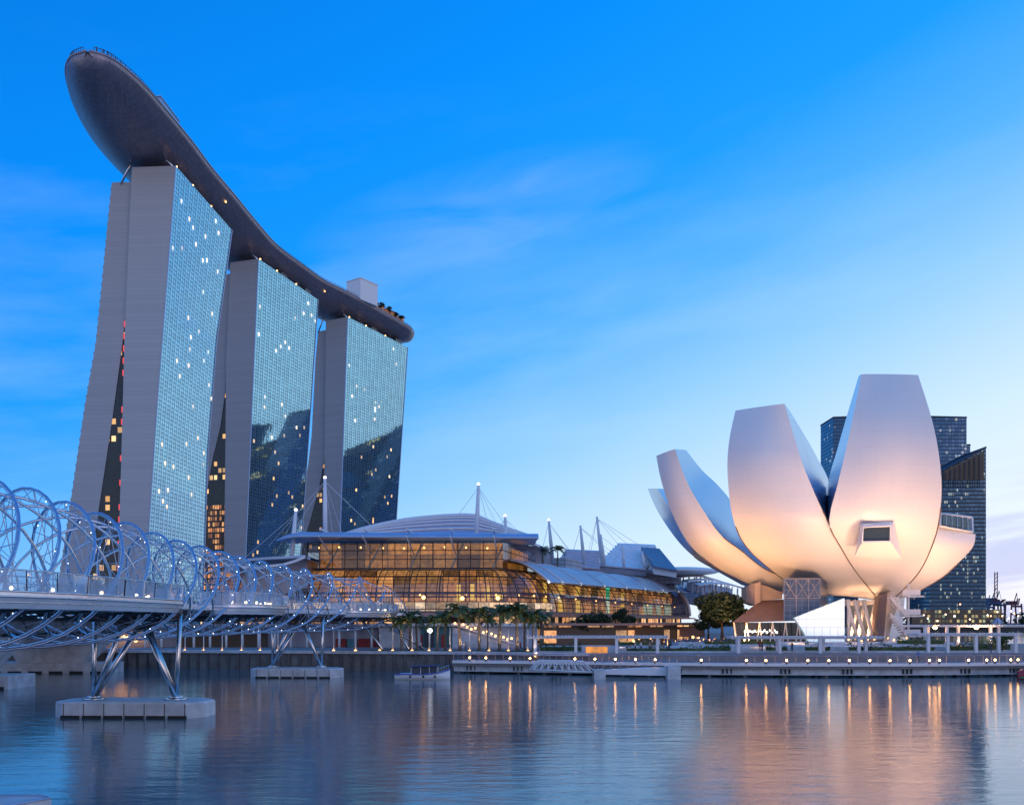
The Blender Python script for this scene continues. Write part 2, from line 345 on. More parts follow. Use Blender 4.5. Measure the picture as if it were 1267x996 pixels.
# land: quay line, promontory under the museum, promenade beside the mall
quay = [(-900, 160), (-60, 153), (-14, 146), (-6, 145), (8, 139), (30, 136), (60, 136), (85, 142), (108, 153), (120, 170), (118, 195), (104, 230), (100, 270), (118, 350), (160, 470), (240, 640), (330, 800)]
top = quay+[(330, 1400), (-900, 1400)]
def land(name, poly, z, mt, zb=-1.5):
    m = MB(); m.prism([(x, y, zb) for x, y in poly], (0, 0, z-zb)); return m.build(name, mt, kind='structure')
land('ground', top, 3.0, M['paving'])
# far shore
land('far_shore', [(250, 850), (2600, 840), (2600, 1700), (150, 1700), (150, 1100)], 5.5, M['asphalt'])
# lawn strip beyond the left quay
m = MB(); m.prism([(-24, 149.5, 3.0), (-4, 146.5, 3.0), (14, 143.5, 3.0), (16, 148, 3.0), (0, 151, 3.0), (-24, 153.5, 3.0)], (0, 0, .10)); m.build('lawn', M['lawn'], kind='structure')
# ================================================================== quay wall (left)
q = thing('quay_wall', 'long stained concrete quay wall behind the bridge at the left', 'wall', (-60, 153, 0))
qp = [(-900, 160), (-60, 153), (-14, 146), (-6, 145), (8, 139), (12, 138.6)]
m = MB()
for (a, b), (c, d) in zip(qp[:-1], qp[1:]):
    m.hexa([(a, b-.5, -1), (c, d-.5, -1), (c, d+.2, -1), (a, b+.2, -1), (a, b-.5, 2.7), (c, d-.5, 2.7), (c, d+.2, 2.7), (a, b+.2, 2.7)])
m.build('wall_face', M['quay'], q)
m = MB()
for (a, b), (c, d) in zip(qp[:-1], qp[1:]):
    m.hexa([(a, b-.9, 2.7), (c, d-.9, 2.7), (c, d+.6, 2.7), (a, b+.6, 2.7), (a, b-.9, 3.15), (c, d-.9, 3.15), (c, d+.6, 3.15), (a, b+.6, 3.15)])
m.build('coping', M['concrete'], q)
m = MB()
for i in range(40):
    t = i/39; x = -75+t*70; y = 153-(x+60)*(7/46) if x > -60 else 153.1
    m.box((x, y-.62, 1.2), (.35, .2, 3)); 
m.build('fender_posts', M['steel_dark'], q)
# ================================================================== hotel towers
M['endwall'] = panelwall('tower_end_cladding', (.43, .435, .455), 30, 1.775, .05, .6, .05)
M['endwall2'] = panelwall('tower_leg_cladding', (.40, .405, .425), 30, 1.775, .05, .6, .05)
M['fac'] = facade('tower_glass', (.27, .59, .76), 4.3, 1.775, .46, .30, split=True, lit=.030, litc=(1, .66, .36), lit2=(.90, .95, 1), lits=1.4, frame=(.03, .085, .13), tilt=.0016, wob=.0015, metal=.90, litu=(.62, 1.0), litv=(.0, 1.0))
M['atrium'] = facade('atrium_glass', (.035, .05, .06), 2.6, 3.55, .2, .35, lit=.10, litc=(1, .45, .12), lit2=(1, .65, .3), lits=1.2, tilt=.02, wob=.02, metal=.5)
M['atriumlit'] = lit_wall('lit_atrium_wall', 1.4, 3.0, (1, .32, .10), (1, .55, .22), 1.5, dark=.25, gap=.25)
def tower(name, label, A, Btop, corner, faredge, slabl, inner, outer, zlit, extra_red=False):
    """A, Btop: near and far top facade corners (px, py); edges given as (px, py) lists top->bottom"""
    ZT = 194.0; rel = ZT-H
    Ya = rel*F/(HOR-A[1]); Yb = rel*F/(HOR-Btop[1])
    a = PX(A[0], Ya, 0).xy; b = PX(Btop[0], Yb, 0).xy
    d = (b-a).normalized(); Ln = (b-a).length; n = Vector((d.y, -d.x))
    def U(px, base, z_=None):
        k = (px-CX)/F; return (base.x-k*base.y)/(n.x-k*n.y)
    def curve(pts, base):
        pts2 = sorted(((H+(HOR-py)*base.y/F, U(px, base)) for px, py in pts)); 
        def f(z):
            if z <= pts2[0][0]: i = 0
            elif z >= pts2[-1][0]: i = len(pts2)-2
            else: i = max(k for k in range(len(pts2)-1) if pts2[k][0] <= z)
            (z0, u0), (z1, u1) = pts2[i], pts2[i+1]; return u0+(u1-u0)*(z-z0)/(z1-z0)
        return f
    fw = curve(corner, a); ff = curve(faredge, b); fs = curve(slabl, a); fi = curve(inner, a); fo = curve(outer, a)
    root = thing(name, label, 'hotel tower', (a.x-10, a.y+20, 3), 'hotel towers under the roof deck')
    def pt(base, u, z, back=0): v = base-n*u+d*back; return Vector((v.x, v.y, z))
    zs = [3+(ZT-3)*i/40 for i in range(41)]
    def du(z): return ff(z)-fw(z)
    # glass facade
    m = MB(); nu = 20
    rows = []; uvs = []
    for z in zs:
        p, q = pt(a, fw(z), z), pt(b, ff(z), z)
        rows.append([p.lerp(q, i/nu) for i in range(nu+1)]); uvs.append([(Ln*i/nu+round(A[0]/4.3)*43, z-3) for i in range(nu+1)])
    m.grid(rows, uvs, smooth=False)
    m.build('glass_facade', M['fac'], root)
    # bay side slab: end walls, roof, back
    def slab(name, f1, f2, g1, g2, mt, ztop, skipface=None, back0=0.0):
        m = MB(); zz = [3+(ztop-3)*i/40 for i in range(41)]
        e = .03 if skipface else 0
        loops = []
        for z in zz:
            loops.append([pt(a, f1(z)+e, z, back0), pt(a, f2(z), z, back0), pt(b, g2(z), z), pt(b, g1(z)+e, z)])
        for i in range(40):
            lo_, hi_ = loops[i], loops[i+1]
            for j in range(3 if skipface else 4):
                k = (j+1) % 4; wd = (lo_[j]-lo_[k]).length
                m.face([lo_[j], lo_[k], hi_[k], hi_[j]][::-1], [(0, zz[i]-3), (wd, zz[i]-3), (wd, zz[i+1]-3), (0, zz[i+1]-3)][::-1])
        m.face(loops[-1]); m.build(name, mt, root)
    slab('bay_side_slab', fw, fs, ff, lambda z: ff(z)+(fs(z)-fw(z)), M['endwall'], ZT-.1, True)
    # curved outer leg
    s2 = lambda z: min(fi(z), 1e9)
    inn = lambda z: max(fi(z), fs(z)+.05)
    slab('garden_side_leg', inn, fo, lambda z: inn(z)+du(z), lambda z: fo(z)+du(z), M['endwall2'], ZT-5, back0=2.0)
    # balconies on the leg outer edge
    m = MB()
    for k in range(52):
        z = 5+k*3.55; u = fo(z); p = pt(a, u, z, 2.6); q = pt(b, u+du(z), z, -.5)
        o = Vector((-n.x, -n.y, 0))*.55
        m.hexa([p, q, q+o, p+o]+[v+Vector((0, 0, .9)) for v in (p, q, q+o, p+o)])
    m.build('balconies', M['endwall2'], root)
    # atrium between the legs
    m = MB(); m2 = MB()
    for i in range(60):
        z0, z1 = 3+i*3, 6+i*3
        if z1 > ZT-6 or fi(z1)-fs(z1) < .15: continue
        bk = 2.35
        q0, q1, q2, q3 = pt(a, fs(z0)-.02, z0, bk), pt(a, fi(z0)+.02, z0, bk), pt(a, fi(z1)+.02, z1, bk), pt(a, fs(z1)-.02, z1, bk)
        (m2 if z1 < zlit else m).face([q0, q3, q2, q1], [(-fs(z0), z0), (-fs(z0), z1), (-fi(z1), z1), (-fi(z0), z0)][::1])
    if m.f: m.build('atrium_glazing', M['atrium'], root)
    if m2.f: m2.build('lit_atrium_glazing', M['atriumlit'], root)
    if extra_red:
        m = MB()
        for k in range(26):
            z = 30+k*5.0
            if random.random() < .3 or fi(z)-fs(z) < .8: continue
            m.box(pt(a, fs(z)+.35, z, .5), (.7, .4, 2.4))
        m.build('red_light_strip', M['lampred'], root)
    # fins on the facade edge and rooftop equipment
    m = MB(); m.tube([pt(a, fw(z)-.15, z, .1) for z in zs], .28, 4); m.tube([pt(b, ff(z)-.15, z, -.1) for z in zs], .28, 4); m.build('facade_edge_fin', M['steel_blue'], root)
    m = MB()
    for (s_, t_) in ((.2, .5), (.5, .3), (.75, .6), (.9, .25)):
        v = a.lerp(b, s_)-n*(4+t_*14); m.box((v.x, v.y, ZT+2), (6, 9, 4), math.atan2(d.y, d.x))
    m.build('rooftop_plant', M['steel_dark'], root)
    m = MB()
    for s_ in (.03, .28, .55, .8, .97):
        v = a.lerp(b, s_)-n*1.0; w_ = v-n*7
        m.tube([(v.x, v.y, ZT-.5), (w_.x, w_.y, ZT+7)], .45, 6)
        v2 = a.lerp(b, s_)-n*24; w2 = v2+n*6
        m.tube([(v2.x, v2.y, ZT-6), (w2.x, w2.y, ZT+6)], .45, 6)
    m.build('deck_struts', M['steel'], root)
    m = MB()
    for s_ in (.04, .30, .62):
        v = a.lerp(b, s_)-n*.6; m.sphere((v.x, v.y, ZT+.7), .45, 6)
    m.build('roof_lamp', M['lampsoft'], root)
    return a, b, n, d
tower('hotel_tower', 'nearest and tallest looking hotel tower with broad grey end wall at the left', (217, 205), (287, 285),
      [(217, 205), (205, 360), (194, 500), (183, 660)], [(287, 285), (268, 420), (257, 560), (253, 679)], [(163, 208), (154, 420), (151, 532), (147.7, 645)],
      [(161, 222), (159, 300), (156.5, 350), (148.6, 420), (134.5, 524), (117.6, 636)], [(135, 222), (115.4, 420), (102, 496), (86.7, 600), (82.5, 628)], 0, True)
tower('hotel_tower', 'middle hotel tower with dark skyline reflected in its lower glass', (320, 320), (393.5, 371),
      [(319.5, 320), (303.5, 687)], [(393.5, 371), (373.5, 665)], [(285, 323), (280, 440), (277.4, 685)],
      [(282, 340), (278, 450), (276, 480), (269.5, 524), (259.7, 564), (252, 610), (244, 660)], [(262, 340), (256, 450), (248, 524), (238, 570), (224, 640)], 72)
tower('hotel_tower', 'farthest and smallest looking hotel tower at the right end of the row', (430, 392), (504, 430),
      [(430, 392), (420.5, 660)], [(504.5, 430), (490, 648)], [(403, 399), (403, 440), (401.6, 552), (400, 659)],
      [(402.5, 420), (401.8, 544), (393, 597), (380.6, 642), (374, 664)], [(390.5, 408), (387.6, 440), (383, 533), (378, 575), (366, 642)], 40)
# ================================================================== roof deck (boat shaped)
def hull_mat():
    t = NT('hull_cladding'); uv = t.node('ShaderNodeUVMap'); s = t.node('ShaderNodeSeparateXYZ', {0: uv.outputs[0]})
    fu = t.math('FRACT', t.math('DIVIDE', s.outputs[0], 3.0)); fv = t.math('FRACT', t.math('DIVIDE', s.outputs[1], 1.0))
    line = t.math('MAXIMUM', t.math('LESS_THAN', fu, .07), t.math('LESS_THAN', fv, .14))
    cell = t.node('ShaderNodeCombineXYZ', {0: t.math('FLOOR', t.math('DIVIDE', s.outputs[0], 3.0)), 1: t.math('FLOOR', s.outputs[1])})
    wz = t.node('ShaderNodeTexWhiteNoise', {'Vector': cell.outputs[0]}, noise_dimensions='2D')
    c = t.mix(wz.outputs['Value'], (.22, .205, .25), (.29, .27, .32)); c = t.mix(line, c, (.17, .16, .19))
    t.P(base=c, metal=.55, rough=.42); return t.m
sk = thing('roof_deck', 'long boat shaped roof deck lying across the tops of the three hotel towers', 'roof deck', (-150, 340, 194))
CL = [(-147.5, 309.0, .4), (-147.6, 311.5, 5.6), (-148, 315, 8.6), (-149, 322, 12), (-150, 331, 14.6), (-151, 342, 16.8), (-151.8, 356, 18.8), (-152, 371, 20), (-151.4, 390, 20.2), (-148.8, 417, 20), (-146.5, 446, 20), (-143.2, 474, 20), (-135.9, 499, 20), (-127.5, 524.4, 20), (-117, 543.4, 20), (-106.9, 563, 19.5), (-97, 580, 18), (-89, 594, 16.8), (-80.8, 605, 14), (-75.5, 613, 9.5), (-72.5, 618, 5), (-71, 620.5, .4)]
cl = cat_rom(CL, 120); ZR, ZBm = 206.3, 196.5
rows = []; uvs = []; rims = []; acc = 0; deckrows = []
for i, (x, y, hw) in enumerate(cl):
    x0, y0, _ = cl[max(i-1, 0)]; x1, y1, _ = cl[min(i+1, len(cl)-1)]; t = Vector((x1-x0, y1-y0)).normalized(); nn = Vector((t.y, -t.x))
    if i: acc += math.hypot(x-cl[i-1][0], y-cl[i-1][1])
    hw = max(hw, .3); row = []; uvr = []; ac = 0; pv = None
    endf = min(1, (hw/20))**.6
    zz = ZR-(ZR-ZBm)*endf
    for k in range(25):
        s_ = -1+2*k/24; ang = s_
        off = math.copysign(1-(1-abs(s_))**1.35, s_)
        z = zz+(ZR-1.6-zz)*abs(off)**2.6
        p = Vector((x+nn.x*off*hw, y+nn.y*off*hw, z))
        if k == 0: row.append(Vector((p.x+0, p.y, ZR))); uvr.append((acc, -2)); 
        if pv is not None: ac += (p-pv).length
        row.append(p); uvr.append((acc, ac)); pv = p
        if k == 24: row.append(Vector((p.x, p.y, ZR))); uvr.append((acc, ac+2))
    rows.append(row); uvs.append(uvr); rims.append((row[0], row[-1])); 
m = MB(); m.grid(rows, uvs, smooth=True, flip=True); m.build('hull', hull_mat(), sk)
m = MB(); m.grid([[r[0]-Vector((0, 0, .4)), r[1]-Vector((0, 0, .4))] for r in rims], smooth=False); m.build('deck_surface', M['deck'], sk)
m = MB()
for side in (0, 1):
    m.tube([r[side] for r in rims], .42, 6)
m.build('rim_band', M['greymetal'], sk)
def railing(m, mg, pts, h=1.2, r=.05, step=1, posts=True):
    m.tube([p+Vector((0, 0, h)) for p in pts], r, 4)
    for p in pts[::step]:
        if posts: m.tube([p, p+Vector((0, 0, h))], r, 4)
M['podglass'] = vault_glass('pod_glass', 1.6, 9, .06, tr=(.86, .92, .97), refl=1.0, frost=.3)
M['railglass'] = vault_glass('railing_glass', 1.6, 9, .06, tr=(.86, .92, .97), refl=1.0)
m = MB()
for side in (0, 1): railing(m, None, [r[side].lerp(r[1-side], .03) for r in rims[2:-2]], 1.7, .13, 1)
m.build('railing', M['steel_dark'], sk)
def sky_at(i, s_):   # point on deck: index in rims, s 0(left rim)..1(right rim)
    return rims[i][0].lerp(rims[i][1], s_)
def idxY(y): return min(range(len(cl)), key=lambda k: abs(cl[k][1]-y))
c = Vector((-93.5, 555, 206)); m = MB(); m.box(c+Vector((0, 0, 6.2)), (12, 15, 13), -.62); m.box(c+Vector((0, 0, 12.9)), (12.6, 15.6, .6), -.62); m.build('lift_tower', M['white'], sk)
c = sky_at(idxY(357), .80); m = MB(); m.box(c+Vector((1, 0, 3.2)), (5, 17, 7.0), -.05); m.box(c+Vector((1, 0, 6.95)), (5.6, 17.8, .35), -.05); m.build('pavilion', M['bluemetal'], sk)
for yy in (392, 418): 
    c = sky_at(idxY(yy), .82); m = MB(); m.box(c+Vector((0, 0, 2.6)), (3, 7, .35), -.05)
    for a_ in (-1.2, 1.2):
        for b_ in (-3, 3): m.tube([c+Vector((a_, b_, 0)), c+Vector((a_, b_, 2.6))], .12, 4)
    m.build('canopy', M['steel_dark'], sk)
# restaurant terrace at the far end
m = MB(); m2 = MB(); m3 = MB()
for yy in range(566, 604, 5):
    i = idxY(yy); c = sky_at(i, .88); m.box(c+Vector((0, 0, 4.9)), (5, 4.2, .4), -.55); m2.box(c+Vector((0, 0, 2.6)), (3.0, 2.8, 3.8), -.55)
m.build('terrace_roof', M['pinkstone'], sk); m2.build('lit_bar', emis('bar_glow', (1, .45, .25), .22), sk)
def leaf_cloud(m, c, r, n, s, seed=0, flat=1.0):
    rr = random.Random(seed); c = Vector(c)
    for _ in range(n):
        while True:
            v = Vector((rr.uniform(-1, 1), rr.uniform(-1, 1), rr.uniform(-1, 1)))
            if .15 < v.length < 1: break
        v = v.normalized()*(v.length**.5)
        p = c+Vector((v.x*r[0], v.y*r[1], v.z*r[2]))
        a = Vector((rr.uniform(-1, 1), rr.uniform(-1, 1), rr.uniform(-.6, .6)*flat)).normalized(); b = a.cross(Vector((rr.uniform(-1, 1), rr.uniform(-1, 1), rr.uniform(-1, 1)))).normalized()
        q = s*rr.uniform(.6, 1.4)
        m.face([p-a*q, p-b*q*.5, p+a*q, p+b*q*.5])
def small_tree(name, label, base, h, rad, seed, n=500, s=.35, mt='leaf', group=None, clumps=7, parent=None):
    rr = random.Random(seed); base = Vector(base)
    root = thing(name, label, 'tree', base, group)
    m = MB(); m.tube([base, base+Vector((.1, 0, h*.3)), base+Vector((-.1, .1, h*.6))], [h*.035, h*.025, h*.015], 7)
    for k in range(5):
        a = k*1.256+rr.random(); m.tube([base+Vector((0, 0, h*.4)), base+Vector((math.cos(a)*rad*.6, math.sin(a)*rad*.6, h*(.6+.15*rr.random())))], [h*.015, h*.006], 5)
    m.build('trunk', M['bark'], root)
    m = MB()
    for k in range(clumps):
        a = rr.uniform(0, 6.28); d = rr.uniform(.1, .75)*rad; cz = h*rr.uniform(.5, .86); q = rad*rr.uniform(.35, .58)
        leaf_cloud(m, base+Vector((math.cos(a)*d, math.sin(a)*d, cz)), (q, q, q*.75), n//clumps, s, seed*31+k)
    m.build('crown', M[mt], root); return root
for k, yy in enumerate((572, 579, 586, 593, 600)):
    c = sky_at(idxY(yy), .95); small_tree('rooftop_tree', '%s small tree from the left on the far end of the roof deck' % ORD[k], c, 5.4+.9*(k % 3), 2.2, 40+k, 200, .5, group='small trees on the roof deck')
# lookout people-size specks: umbrellas along the near rim
m = MB()
for k in range(3, 62, 2):
    c = sky_at(k, .93); m.tube([c, c+Vector((0, 0, 2.0+.5*math.sin(k*3.1)))], .22, 4)
m.build('rim_planting', M['steel_dark'], sk)
m = MB()
for k in (50, 75):
    m.sphere(rows[k][22]+Vector((.3, 0, -.2)), .4, 6)
m.build('hull_lamp', M['lampsoft'], sk)
# ================================================================== helper glass for reflected skyline and background towers
M['off1'] = facade('office_glass_blue', (.04, .15, .28), 3.4, 4.0, .35, 1.3, lit=.05, litc=(.55, .75, .9), lit2=(.9, .8, .6), lits=.28, frame=(.02, .045, .08), tilt=.02, wob=.01, metal=.35, rough=.12)
M['off2'] = facade('office_glass_teal', (.03, .13, .22), 2.0, 3.9, .3, 1.8, lit=.08, litc=(.6, .85, .8), lit2=(.95, .85, .6), lits=.40, frame=(.01, .03, .05), tilt=.02, wob=.01, metal=.35, rough=.12)
M['off3'] = facade('office_glass_dark', (.035, .07, .09), 9, 7.5, .5, 1.6, lit=.07, litc=(1, .5, .12), lit2=(1, .65, .3), lits=2.4, frame=(.012, .025, .032), tilt=.02, wob=.01, metal=.1, rough=.3)
def office(label, px0, px1, pyl, pyr, Y, depth, mt, group, x0=None, x1=None, zt=None, crown=None):
    if x0 is None: x0 = (px0-CX)/F*Y; x1 = (px1-CX)/F*Y; z0 = H+(HOR-pyl)*Y/F; z1 = H+(HOR-pyr)*Y/F
    else: z0 = z1 = zt
    root = thing('office_tower', label, 'office tower', ((x0+x1)/2, Y, 3), group)
    m = MB(); b = [(x0, Y), (x1, Y), (x1, Y+depth), (x0, Y+depth)]; zt_ = [z0, z1, z1, z0]
    for i in range(4):
        j = (i+1) % 4; wd = math.dist(b[i], b[j])
        m.face([(*b[i], 3), (*b[j], 3), (*b[j], zt_[j]), (*b[i], zt_[i])], [(0, 0), (wd, 0), (wd, zt_[j]), (0, zt_[i])])
    m.face([(*b[i], zt_[i]) for i in range(4)]); m.build('glass_wall', M[mt], root)
    m = MB()
    for i in range(4):
        j = (i+1) % 4; m.tube([(*b[i], zt_[i]+.5), (*b[j], zt_[j]+.5)], .9, 4)
    m.build('parapet', M['darkroof'], root)
    m = MB(); m.box(((x0+x1)/2, Y+depth/2, min(z0, z1)-2+(4 if z0 == z1 else 0)), (abs(x1-x0)*.5, depth*.4, 6)); m.build('roof_plant', M['darkroof'], root)
    return root
office('dark blue office tower half hidden behind the left of the tallest petal', 1031, 1062, 517, 516, 980, 40, 'off1', 'background office towers')
office('flat topped blue office tower just right of the tallest petal', 1150, 1196, 516, 517, 960, 45, 'off1', 'background office towers')
office('narrow lower office tower step beside the flat topped blue tower', 1196, 1200.5, 551, 551, 965, 40, 'off1', 'background office towers')
o = office('wide dark teal office tower with slanting roof rising to the right', 1150, 1220, 592, 554, 860, 50, 'off2', 'background office towers')
for lb, x0, x1, Y, dp, zt in (('dark tower across the bay outside the picture, mirrored left in the farthest hotel', 760, 820, 1072, 44, 240), ('broad dark tower across the bay outside the picture, mirrored right in the farthest hotel', 761, 830, 1118, 62, 262), ('lower broad dark block across the bay, mirrored low in the farthest hotel', 762, 830, 1182, 120, 196),
      ('very tall dark tower across the bay outside the picture, mirrored left in the middle hotel', 1100, 1160, 1560, 90, 372), ('dark slab across the bay between two taller towers mirrored in the middle hotel', 1104, 1160, 1662, 28, 300), ('very tall dark tower with pink rooftop sign across the bay, mirrored in the middle hotel', 1100, 1160, 1692, 98, 338), ('lower dark block across the bay behind the tower with the pink sign', 1102, 1160, 1792, 100, 240)):
    o_ = office(lb, 0, 0, 0, 0, Y, dp, 'off3', 'skyline mirrored in the hotel glass', x0, x1, zt)
    if 'pink' in lb:
        m = MB(); m.prism([(1099.5, 1730, 308), (1099.5, 1752, 308), (1099.5, 1752, 328), (1099.5, 1730, 328)], (-1, 0, 0)); m.build('white_sign', emis('white_sign', (1, .9, .9), 2.5), o_)
        m = MB(); m.prism([(1099.5, 1754, 306), (1099.5, 1785, 306), (1099.5, 1785, 332), (1099.5, 1754, 332)], (-1, 0, 0)); m.build('pink_sign', emis('pink_sign', (1, .12, .22), 1.6), o_)
m = MB(); m.prism([P(1167, 594, 859.6), P(1217, 594, 859.6), P(1217, 559, 859.6), P(1167, 583, 859.6)], (0, -.6, 0)); m.build('sky_lobby', lit_wall('sky_lobby_glow', 4, 6, (1, .6, .5), (1, .75, .5), .35, dark=.15, gap=.1), o)
m = MB()
for k in range(8): m.tube([P(1170+k*6, 603, 858), P(1170+k*6, 560+(8-k)*3, 858)], .5, 4)
m.build('lobby_mullion', M['darkroof'], o)
# ================================================================== shopping mall with curved glass front
mall = thing('shopping_mall', 'long waterfront mall with golden lit curved glass front and cable stayed roofs', 'shopping mall', (10, 230, 3))
def off_path(pts, ds):
    """offset polyline to its left by ds"""
    out = []
    for i, p in enumerate(pts):
        a = Vector(pts[max(i-1, 0)]); b = Vector(pts[min(i+1, len(pts)-1)]); t = (b-a).normalized()
        out.append(Vector(p)+Vector((-t.y, t.x))*ds)
    return out
pathN = [(-66, 190), (-50, 187.5), (-36, 185.6), (-22, 184.3), (-10, 183.8), (-2, 185), (4, 188.5), (8, 194), (11.5, 202), (17, 218), (25, 240), (34, 264), (43, 288), (53, 313), (63, 338), (71, 357)]
pth = [Vector(p) for p in cat_rom(pathN, 90)]
zt0 = lambda y: 19.0
def vault(path, D, zb, zt, nq=14, flat=.0):
    rows = []; uvs = []; acc = 0
    inner = off_path(path, 1.0)
    for i, p in enumerate(path):
        if i: acc += (p-path[i-1]).length
        nv = (inner[i]-p); row = []; uvr = []; av = 0; pv = None
        for q in range(nq+1):
            a = q/nq*math.pi/2; ztt = zt+2.2*max(0, (p.y-200)/157)
            v = p+nv*(D*(1-math.cos(a))); z = zb+(ztt-zb)*math.sin(a)
            pt_ = Vector((v.x, v.y, z))
            if pv is not None: av += (pt_-pv).length
            pv = pt_; row.append(pt_); uvr.append((acc, av))
        rows.append(row); uvs.append(uvr)
    return rows, uvs
rows, uvs = vault(pth, 8.5, 10.0, 19.3)
m = MB(); m.grid(rows, uvs, flip=True); m.build('curved_glass_vault', vault_glass('vault_glass', 2.3, 1.05, .16), mall)
# steel ribs
m = MB()
for i in range(0, len(rows), 3): m.tube([v+Vector((0, 0, 0)) for v in rows[i]], .13, 4)
m.tube([r[0] for r in rows], .22, 5); m.tube([r[-1] for r in rows], .3, 5)
m.build('vault_ribs', M['steel_dark'], mall)
# interior: floors and lit inner wall
def strip(path, z0, z1, u0=0):
    m = MB(); acc = u0
    for i in range(len(path)-1):
        a, b = path[i], path[i+1]; l = (b-a).length
        m.face([(a.x, a.y, z0), (b.x, b.y, z0), (b.x, b.y, z1), (a.x, a.y, z1)], [(acc, z0), (acc+l, z0), (acc+l, z1), (acc, z1)]); acc += l
    return m
def flat(path, d0, d1, z, th=.35):
    a = off_path(path, d0); b = off_path(path, d1); m = MB()
    m.grid([[(p.x, p.y, z), (q.x, q.y, z), (q.x, q.y, z-th), (p.x, p.y, z-th)] for p, q in zip(a, b)], close=True, smooth=False); return m
M['storey'] = panelwall('roof_storey_panels', (.50, .48, .52), 2.2, 1.3, .35, .5, .12)
M['shade'] = mat('pale_shade_panel', (.48, .48, .56), .4, .3, var=.08, scale=.3)
M['gold'] = lit_wall('golden_shop_interiors', 3.6, 4.4, (1, .40, .12), (1, .52, .19), .70, dark=-.22, gap=.05)
M['gold2'] = lit_wall('golden_gallery_interior', 5.0, 3.3, (.9, .34, .06), (1, .46, .10), .5, dark=-.15, gap=.03, seed=3.0)
M['shops'] = lit_wall('ground_floor_shops', 3.2, 3.2, (1, .42, .16), (1, .62, .32), 1.7, dark=.25, gap=.16, seed=5.0)
strip(off_path(pth, 7.0), 9.8, 19.0).build('lit_inner_wall', M['gold'], mall)
fl = MB()
for z, d0 in ((9.9, -.4), (14.2, 1.6)):
    k = flat(pth, d0, 9, z); b = len(fl.v); fl.v += k.v; fl.f += [tuple(b+i for i in f) for f in k.f]; fl.uv += k.uv; fl.sm += k.sm
fl.build('floor_slabs', M['pinkstone'], mall)
strip(off_path(pth, 3.0), 3.0, 9.6).build('shop_front_wall', M['shops'], mall)
flat(off_path(pth, 0), -2.5, 4, 9.55, .5).build('terrace_slab', M['pinkstone'], mall)
flat(pth, 8.0, 75, 19.4, .4).build('flat_roof', M['greymetal'], mall)
# white lit band under the north vault
m = strip(off_path([p for p in pth if p.y < 196], -.05), 9.95, 12.0); m.build('bright_shop_band', lit_wall('bright_band', 2.2, 2.1, (1, .58, .30), (1, .78, .55), .75, dark=-.1, gap=.08, seed=9.), mall)
# yellow tall openings
m = MB()
for x0, x1, z0, z1, k in ((565, 570, 745, 723, 186), (582, 587, 742, 721, 187), (600, 606, 741, 720, 188), (612, 622, 741, 719, 190)):
    a = P(x0, z0, k+1.5); b = P(x1, z0, k+1.5); m.face([a, b, P(x1, z1, k+4), P(x0, z1, k+4)])
for (i, j) in ((50, 51.0), (54, 55), (58, 59), (70, 71)):
    a = off_path(pth, 6.5)[int(i)]; b = off_path(pth, 6.5)[int(j)]; m.face([(a.x, a.y, 10.2), (b.x, b.y, 10.2), (b.x, b.y, 17.5), (a.x, a.y, 17.5)])
m.build('bright_opening', emis('yellow_opening', (1, .62, .12), .95), mall)
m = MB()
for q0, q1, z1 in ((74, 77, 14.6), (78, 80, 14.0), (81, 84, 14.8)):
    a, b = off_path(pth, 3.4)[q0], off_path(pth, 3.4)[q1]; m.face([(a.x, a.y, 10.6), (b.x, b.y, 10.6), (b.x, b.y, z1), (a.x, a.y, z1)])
m.build('pale_reflection_panel', emis('pale_reflection_panel', (.72, .85, .62), .62), mall)  # glowing panels stand in for white reflections on the vault glass
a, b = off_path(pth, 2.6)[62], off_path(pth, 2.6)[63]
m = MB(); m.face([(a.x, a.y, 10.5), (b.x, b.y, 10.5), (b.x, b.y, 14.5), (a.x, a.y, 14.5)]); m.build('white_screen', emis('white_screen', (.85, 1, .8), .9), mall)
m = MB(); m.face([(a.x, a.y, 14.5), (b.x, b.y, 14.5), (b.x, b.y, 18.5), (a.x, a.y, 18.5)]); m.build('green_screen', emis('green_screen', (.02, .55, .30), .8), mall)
# warm ceiling lamps inside and outside
m = MB()
ip = off_path(pth, 2.0)
for i in range(4, 88, 5): m.sphere((ip[i].x, ip[i].y, 13.6), .22, 6)
m.build('ceiling_lamp', M['lampsoft'], mall)
for px, py, Y in ((524, 739, 181), (572, 740, 181), (616, 740, 182)):
    m = MB(); m.sphere(P(px, py, Y), .40, 8); m.build('wall_lamp', M['lampsoft'], mall)
# upper glass gallery and flat canopy
g0, g1 = P(380, 703, 192), P(622, 703, 192)
m = MB(); m.face([(g0.x, 192, 19.4), (g1.x, 190, 19.4), (g1.x, 190, 25.2), (g0.x, 192, 25.2)], [(0, 0), (42, 0), (42, 5.8), (0, 5.8)]); m.face([(g1.x, 190, 19.4), (g1.x+8, 225, 19.4), (g1.x+8, 225, 25.2), (g1.x, 190, 25.2)], [(0, 0), (36, 0), (36, 5.8), (0, 5.8)])
m.face([(g0.x, 192, 19.4), (g0.x-3, 225, 19.4), (g0.x-3, 225, 25.2), (g0.x, 192, 25.2)], [(0, 0), (36, 0), (36, 5.8), (0, 5.8)])
m.build('gallery_glass', vault_glass('gallery_glass', 2.7, 1.9, .17), mall)
m = MB(); m.face([(g0.x+1, 199, 19.4), (g1.x, 197, 19.4), (g1.x, 197, 25.4), (g0.x+1, 199, 25.4)], [(0, 0), (40, 0), (40, 5.8), (0, 5.8)]); m.face([(g1.x-1, 197, 19.4), (g1.x+6, 226, 19.4), (g1.x+6, 226, 25.2), (g1.x-1, 197, 25.2)], [(0, 0), (36, 0), (36, 5.8), (0, 5.8)])
